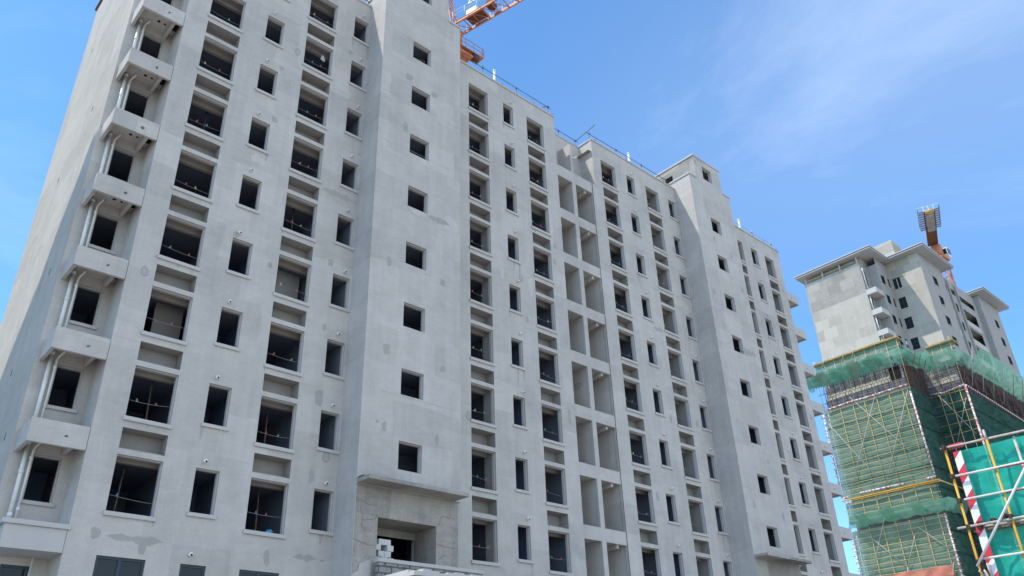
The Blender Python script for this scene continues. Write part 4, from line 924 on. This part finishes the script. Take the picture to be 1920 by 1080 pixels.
wavy((xS + .3, yS1 + .9, 31.2), (-.4, -.8, .3), (-1.3, .2, .9), 8, 6, (0, 0, 1), .12, 320, True, NETC, 'catch_net', .2)
m = MB().box(xS + .93, xS + 1.03, yS0 + .45, yS1 - .15, 16.3, 18.2); SB.add(m, 'ring_beam', gm)
# exposed scaffold clutter at the left end of the top
rr = random.Random(5)
for i in range(16):
    a = (xS + rr.uniform(0, .9), 9.4 + rr.uniform(-.3, .9), 29.2 + rr.uniform(0, 2.2)); b = (a[0] + rr.uniform(-.8, .8), a[1] + rr.uniform(-.7, .7), a[2] + rr.uniform(-.8, .8))
    SC.add(MB().tube([a, b], .025, 5), 'loose_tube', rr.choice((RUST, CLAMP, WHITEP, GREYTUBE)))
for i in range(40):
    x = x2 + rr.uniform(.5, 16); a = (x, yW + rr.uniform(0, .7), 29.2 + rr.uniform(0, 1.2)); b = (x + rr.uniform(-1.5, 1.5), a[1] + rr.uniform(-.3, .3), a[2] + rr.uniform(.3, 1.6))
    SC.add(MB().tube([a, b], .024, 5), 'loose_tube', rr.choice((RUST, CLAMP, STEEL)))
# red tarpaulin tied low on the scaffold
rr = random.Random(9); m = MB(); nu, nv = 30, 4
for j in range(nv + 1):
    for i in range(nu + 1): m.v.append((xS - .16 + .06 * math.sin(i * .9 + j) + rr.uniform(-.02, .02), 2.2 + 7.6 * i / nu, 12.3 + .84 * j / nv - .02 * i * .12 + .05 * math.sin(i * .5)))
for j in range(nv):
    for i in range(nu): q = j * (nu + 1) + i; m.f.append((q, q + 1, q + nu + 2, q + nu + 1)); m.sm.append(True)
tag(m.build('tarpaulin', TARPM), 'faded salmon red tarpaulin strip tied low across the netted scaffold', 'tarpaulin')
# ------------------------------------------------------------------ near scaffold bay at the lower right
NX = 10.0; sc_ = (NX + 8.595398) / 12.595398; Cc = (-8.595398, -25.4667336, 1.6)
def q(y, z, o=0.0): return (NX + o, Cc[1] + (y - Cc[1]) * sc_, Cc[2] + (z - Cc[2]) * sc_)
NS = Thing('tube_scaffold', q(-21.6, 1.6, .2)[:2] + (0,), 'near tube scaffold bay, yellow uprights, bright green net and striped board', 'scaffold')
Rp = .026
def up(y, ztop, o, M_, name='upright'):
    a = q(y, ztop, o); NS.add(MB().tube([(a[0], a[1], 0), (a[0], a[1] + .01, a[2] * .6), a], Rp, 10), name, M_)
def coupler(y, z, o=-.03, s=.055):
    c = Vector(q(y, z, o)); r = random.Random(int(z * 100 + y * 10)); m = MB()
    m.tube([c + Vector((0, 0, -.045)), c + Vector((0, 0, .045))], .04, 8); m.tube([c + Vector((0, -.05, .0)), c + Vector((0, .05, .0))], .042, 8); m.box(c.x - .07, c.x - .02, c.y - .03, c.y + .03, c.z - .04, c.z + .045)
    m.tube([c + Vector((-.09, .02, .03)), c + Vector((.02, .06, .04))], .012, 6)
    NS.add(m, 'coupler', CLAMP)
up(-21.15, 5.14, 0, YEL); up(-21.735, 5.12, 0, YEL)
NS.add(MB().tube([q(-21.735, 5.11), q(-21.73, 5.27)], Rp * .98, 10), 'spigot', GREYTUBE)
up(-22.06, 5.1, .12, GREYTUBE); NS.add(MB().tube([q(-22.06, 4.68, .115), q(-22.06, 4.5, .115)], Rp * 1.12, 10), 'red_sleeve', mat('red_paint', (.5, .04, .06), .5))
up(-22.75, 5.1, 0, YEL); up(-23.3, 5.1, 0, YEL)
def rail(y0, z0, y1, z1, o, M_, r=.023): NS.add(MB().tube([q(y0, z0, o), q(y1, z1, o)], r, 10), 'rail', M_)
RWL = mat('red_rail_paint', (.5, .05, .07), .45)
rail(-21.08, 5.165, -23.5, 5.09, .055, GREYTUBE)
rail(-21.2, 4.715, -23.5, 4.68, -.055, WHITEP); rail(-21.78, 4.705 - .012, -23.5, 4.68 - .014, -.05, RWL, .019)
rail(-21.22, 4.372, -23.5, 4.35, -.055, WHITEP); rail(-21.78, 4.366 - .012, -23.5, 4.35 - .014, -.05, RWL, .019)
rail(-21.02, 4.005, -23.5, 3.99, -.06, GREYTUBE); rail(-21.3, 3.985, -23.5, 3.93, .06, GREYTUBE)
rail(-21.2, 3.56, -23.5, 3.54, -.055, WHITEP); rail(-21.1, 3.2, -23.5, 3.19, .055, GREYTUBE); rail(-21.1, 2.6, -23.5, 2.6, .055, GREYTUBE)
NS.add(MB().tube([q(-21.14, 3.47, -.11), q(-22.3, 4.83, -.11)], .024, 10), 'brace', WHITEP)
for y, z in ((-21.15, 5.15), (-21.15, 4.72), (-21.15, 4.37), (-21.17, 4.0), (-21.17, 3.53), (-21.735, 4.03)): coupler(y, z)
for y, z in ((-21.32, 4.02), (-21.3, 3.98), (-21.5, 4.03), (-21.66, 4.06), (-21.2, 3.45), (-21.19, 3.4)): coupler(y, z, .02, .05)
for (y0, z0), (y1, z1) in (((-21.13, 3.42), (-21.22, 3.33)), ((-21.26, 3.5), (-21.26, 3.3)), ((-21.2, 3.42), (-21.24, 3.25))): NS.add(MB().tube([q(y0, z0, -.05), q(y1, z1, .02)], .022, 8), 'tube_stub', GREYTUBE)
bx = MB(); a = q(-21.235, 5.07, .02); b = q(-21.345, 5.07, .02); bx.box(NX + .04, NX + .065, b[1], a[1], 0, a[2]); NS.add(bx, 'striped_board', BOARD)
bx = MB(); p = q(-21.2, 5.13, .1); bx.box(NX + .08, NX + .13, p[1] - .28, p[1] + .02, p[2] + .0, p[2] + .1); NS.add(bx, 'red_plate', RWL)
def netf(y0, z0, y1, z1, o, seed, nm='net', amp=.07):
    rr = random.Random(seed); ph = [rr.uniform(0, 6) for _ in range(6)]; m = MB(); nu, nv = 26, 22; A = Vector(q(y0, z0, o)); B = Vector(q(y1, z1, o))
    for j in range(nv + 1):
        for i in range(nu + 1):
            u, v = i / nu, j / nv; e = .25 + .75 * min(1, 5 * min(v, 1 - v))
            d = math.sin(7 * u + 3 * v + ph[0]) * .45 + math.sin(15 * u - 8 * v + ph[1]) * .3 + math.sin(5 * v + ph[2]) * .5 + math.sin(23 * (u + v) + ph[3]) * .12
            m.v.append((A.x + amp * d * e, A.y + (B.y - A.y) * u, A.z + (B.z - A.z) * v - .04 * math.sin(math.pi * u) * (1 - v)))
    for j in range(nv):
        for i in range(nu): k = j * (nu + 1) + i; m.f.append((k, k + 1, k + nu + 2, k + nu + 1)); m.sm.append(True)
    NS.add(m, nm, NETF)
netf(-21.27, 4.02, -22.1, 5.1, .24, 1); netf(-22.05, 4.0, -23.4, 5.1, .26, 2); netf(-21.27, 2.7, -22.1, 3.98, .24, 3); netf(-22.05, 2.7, -23.4, 3.98, .26, 4)
m = MB()
for i in range(3): m.box(NX + .05, NX + .75, q(-21.2 - i * .75, 0)[1] - 1.05, q(-21.2 - i * .75, 0)[1], q(0, 3.93)[2] - .0, q(0, 3.93)[2] + .04)
NS.add(m, 'plank', STEEL)
# ------------------------------------------------------------------ tower cranes
def lattice(T, a, b, w, h, n, name, M_, r=.05, chord=.09, parent=None):
    """box lattice between a and b"""
    a = Vector(a); b = Vector(b); d = (b - a).normalized(); s_ = d.cross(Vector((0, 0, 1)))
    if s_.length < .05: s_ = Vector((1, 0, 0))
    s_.normalize(); u = s_.cross(d).normalized(); m = MB(); C4 = [s_ * (sx * w / 2) + u * (sz * h / 2) for sx, sz in ((-1, -1), (1, -1), (1, 1), (-1, 1))]
    for c in C4: m.bar(a + c, b + c, chord)
    for i in range(n):
        p0 = a + (b - a) * (i / n); p1 = a + (b - a) * ((i + 1) / n)
        for j in range(4):
            c0, c1 = C4[j], C4[(j + 1) % 4]
            m.bar(p0 + c0, p0 + c1, r); m.bar(p0 + (c0 if i % 2 else c1), p1 + (c1 if i % 2 else c0), r)
    return T.add(m, name, M_)
C1 = Thing('tower_crane', (25.6, 18.8, 0), 'orange lattice tower crane rising behind the near stair tower', 'crane')
lattice(C1, (25.6, 18.8, 0), (25.6, 18.8, 57.2), 1.7, 1.7, 26, 'mast', ORANGE, .08, .16)
lattice(C1, (25.6, 18.6, 58.3), (25.6, 18.6, 60.5), 1.35, 1.35, 2, 'slewing_tower', ORANGE, .12, .2)
m = MB(); m.tube([(25.6, 18.5, 57.2), (25.6, 18.5, 58.3)], 1.1, 20); m.box(24.2, 27.2, 17.2, 19.8, 57.15, 57.35); C1.add(m, 'slewing_ring', ORANGE)
pf = MB(); dxy = Vector((2.3, .1, 0))
pf.box(25.2, 28.5, 17.2, 18.3, 57.85, 57.93); C1.add(pf, 'platform', ORANGE)
hr = MB()
for y in (17.2, 18.3):
    for z in (58.4, 58.95): hr.tube([(25.6, y, z), (28.35, y, z), (28.5, y, z - .15), (28.5, y, 57.9)], .035, 6)
    for x in (26.3, 27.3, 28.3): hr.tube([(x, y, 57.9), (x, y, 58.95)], .03, 6)
for z in (58.4, 58.8): hr.tube([(28.5, 17.2, z), (28.5, 18.3, z)], .03, 6)
C1.add(hr, 'platform_rail', ORANGE)
m = MB().tube([(27.3, 17.5, 57.5), (27.9, 17.5, 57.5)], .38, 14); C1.add(m, 'slewing_motor', CLAMP)
jd = Vector((28.1 - 26.61, 11.5 - 18.0, 0)).normalized(); js = Vector((jd.y, -jd.x, 0)).normalized()   # js points to -x side of the jib
if js.x > 0: js = -js
J0 = Vector((26.61, 18.0, 60.45)); jl_ = 13.0; jw = 1.45
m = MB(); m.bar(J0 - jd * .3, J0 + jd * jl_, .13, .30); m.bar(J0 + js * jw - jd * .3, J0 + js * jw + jd * jl_, .15, .30); C1.add(m, 'counter_jib_chord', ORANGE)
m = MB()
for i in range(12):
    p0 = J0 + jd * (jl_ * i / 12); p1 = J0 + jd * (jl_ * (i + 1) / 12); m.bar(p0, p0 + js * jw, .07); m.bar(p0 + js * jw, p1, .06)
C1.add(m, 'counter_jib_bracing', ORANGE)
for off in (-.35, jw + .35):
    m = MB()
    for z in (.55, 1.05): m.tube([J0 + js * off + jd * .2 + Vector((0, 0, z + .1)), J0 + js * off + jd * jl_ + Vector((0, 0, z + .1))], .028, 6)
    for i in range(10): p = J0 + js * off + jd * (.2 + 1.4 * i); m.tube([p, p + Vector((0, 0, 1.15))], .032, 6)
    C1.add(m, 'walkway_rail', WHITEP)
def obox(c, l, w, h):
    c = Vector(c); m = MB(); i = 0
    for z in (0, h):
        for a, b in ((-1, -1), (1, -1), (1, 1), (-1, 1)): m.v.append(tuple(c + jd * (a * l / 2) + js * (b * w / 2) + Vector((0, 0, z))))
    for f in ((0, 3, 2, 1), (4, 5, 6, 7), (0, 1, 5, 4), (1, 2, 6, 5), (2, 3, 7, 6), (3, 0, 4, 7)): m.f.append(f); m.sm.append(False)
    return m
C1.add(obox(J0 + jd * 1.9 + js * .75 + Vector((0, 0, .3)), 1.2, .8, .9), 'control_cabinet', WHITEP)
C1.add(obox(J0 + jd * 2.3 + js * .7 + Vector((0, 0, .05)), 1.9, 1.0, .12), 'winch_base', RUST)
pa = J0 + jd * 3.9 + js * .35 + Vector((0, 0, .55)); C1.add(MB().tube([pa, pa + js * .8], .42, 16), 'winch_drum', RUST)
C1.add(obox(J0 + jd * 10.5 + js * .72 + Vector((0, 0, -.3)), 2.0, 1.3, 2.2), 'counterweight', RAW)
A0 = J0 + js * 1.2; m = MB()
for o1 in (js * -.55, js * .55):
    m.bar(A0 + o1 + Vector((0, 0, 0)), A0 + o1 * .5 + Vector((-.4, 1.2, 8)), .14); m.bar(A0 + o1 + Vector((-.9, 1.6, 0)), A0 + o1 * .5 + Vector((-.4, 1.2, 8)), .12)
for i in range(7):
    a = i / 7; m.bar(A0 + js * (-.55 + .25 * a) + Vector((-.4 * a, 1.2 * a, 8 * a)), A0 + js * (.55 - .25 * a) + Vector((-.4 * a, 1.2 * a, 8 * (a + .12))), .07)
    m.bar(A0 + js * .5 + Vector((-.4 * a, 1.2 * a, 8 * a)), A0 + js * .4 + Vector((-.9 + .5 * a, 1.6 - .4 * a, 8 * (a + .1))), .06)
C1.add(m, 'tower_head', ORANGE)
lattice(C1, (25.3, 19.6, 61.0), (22.5, 31, 62.5), 1.3, 1.4, 12, 'jib', ORANGE, .07, .13)
# sign board letters hung on the walkway rail (their lower strokes show)
m = MB(); p = J0 + js * (jw + .38) + jd * 2.1 + Vector((0, 0, .95))
for i in range(3):
    o = p + jd * (.55 * i); m.bar(o + Vector((0, 0, .05)), o + jd * .38 + Vector((0, 0, .05)), .05, .09); m.bar(o + Vector((0, 0, .1)), o + jd * .3 + Vector((0, 0, .55)), .05, .09)
C1.add(m, 'white_lettering', WHITEP)

C2 = Thing('tower_crane', (173.5, 26.5, 0), 'small distant crane above the eaved tower, seen from under its jib', 'crane')
lattice(C2, (172.0, 25.5, 0), (172.0, 25.5, 94.5), 2.0, 2.0, 40, 'mast', ORANGE, .12, .28)
a = Vector((156.7, 20.2, 97.9)); b = Vector((171.5, 25.8, 97.9)); d = (b - a).normalized(); jd = d; js = Vector((-d.y, d.x, 0))
C2.add(obox(a + d * 11.5 + Vector((0, 0, -.15)), 9, 1.9, .3), 'jib_deck', RUST)
m = MB()
for s_ in (-.95, .95): m.bar(a + js * s_, b + js * s_, .28, .4)
C2.add(m, 'jib_chord', RUST)
C2.add(obox(a + d * 4.2 + Vector((0, 0, -.9)), 7.2, 1.5, .9), 'counterweight', RAW)
C2.add(MB().tube([a + js * -.9 + Vector((0, 0, -.2)), a + js * .9 + Vector((0, 0, -.2))], .42, 14), 'winch_drum', mottled('dull_yellow', (0.60, 0.36, 0.12), (0.45, 0.25, 0.08), 3))
for s_ in (-1.6, 1.6):
    m = MB()
    for o in (-.4, -.24, -.08, .08, .24, .4): m.bar(a + js * (s_ + o) + d * -.2, a + js * (s_ + o) + d * 8.2, .05)
    for i in range(9): m.bar(a + js * (s_ - .5) + d * i, a + js * (s_ + .5) + d * i, .09, .2)
    e = s_ + math.copysign(.5, s_)
    for i in range(5): m.bar(a + js * e + d * (2 * i), a + js * e + d * (2 * i) + Vector((0, 0, 1.2)), .07)
    for z in (.6, 1.2): m.bar(a + js * e + Vector((0, 0, z)), a + js * e + d * 8 + Vector((0, 0, z)), .06)
    C2.add(m, 'walkway_grating', STEEL)
m = MB()
for s_ in (-1, 0, 1): m.bar(a + js * s_, a + js * s_ + Vector((0, 0, 1.3)), .09)
m.bar(a + js * -2.3 + Vector((0, 0, 1.2)), a + js * 2.3 + Vector((0, 0, 1.2)), .08); C2.add(m, 'walkway_rail', WHITEP)
m = MB().box(173.2, 175.0, 23.8, 25.6, 94.6, 97.0); C2.add(m, 'operator_cab', WHITEP)
m = MB().box(173.1, 173.22, 24.0, 25.4, 95.4, 96.7); m.box(173.3, 174.8, 23.7, 23.82, 95.4, 96.7); C2.add(m, 'cab_window', GLASS)
m = MB().box(170.3, 173.7, 24.0, 27.2, 93.6, 94.0); m.tube([(172, 25.5, 94), (172, 25.5, 97.5)], 1.1, 16); C2.add(m, 'slewing_platform', ORANGE)
# ------------------------------------------------------------------ unseen block added on the left, outline shaped to cast the gable shade
t = Thing('shade_caster_block', (-22, 12, 0), 'unseen stepped block added beyond the left gable to cast its shade', 'building')
m = MB(); y = -6.0; prof = [(7.2, 43.0), (8.2, 43.0), (8.5, 42.3), (9.0, 41.2), (9.9, 39.8), (10.6, 38.0), (12.3, 35.6), (13.4, 33.2), (14.6, 31.0), (16.2, 28.0), (17.5, 0)]
i = len(m.v); front = [(-16, 7.2, 0)] + [(-16, a, z) for a, z in prof]; backp = [(-28, 7.2, 0)] + [(-28, a, z) for a, z in prof]
m.poly(front); m.poly(backp[::-1])
for (p0, p1, b0, b1) in zip(front, front[1:], backp, backp[1:]): m.quad(p0, b0, b1, p1)
t.add(m, 'block_wall', CPF)
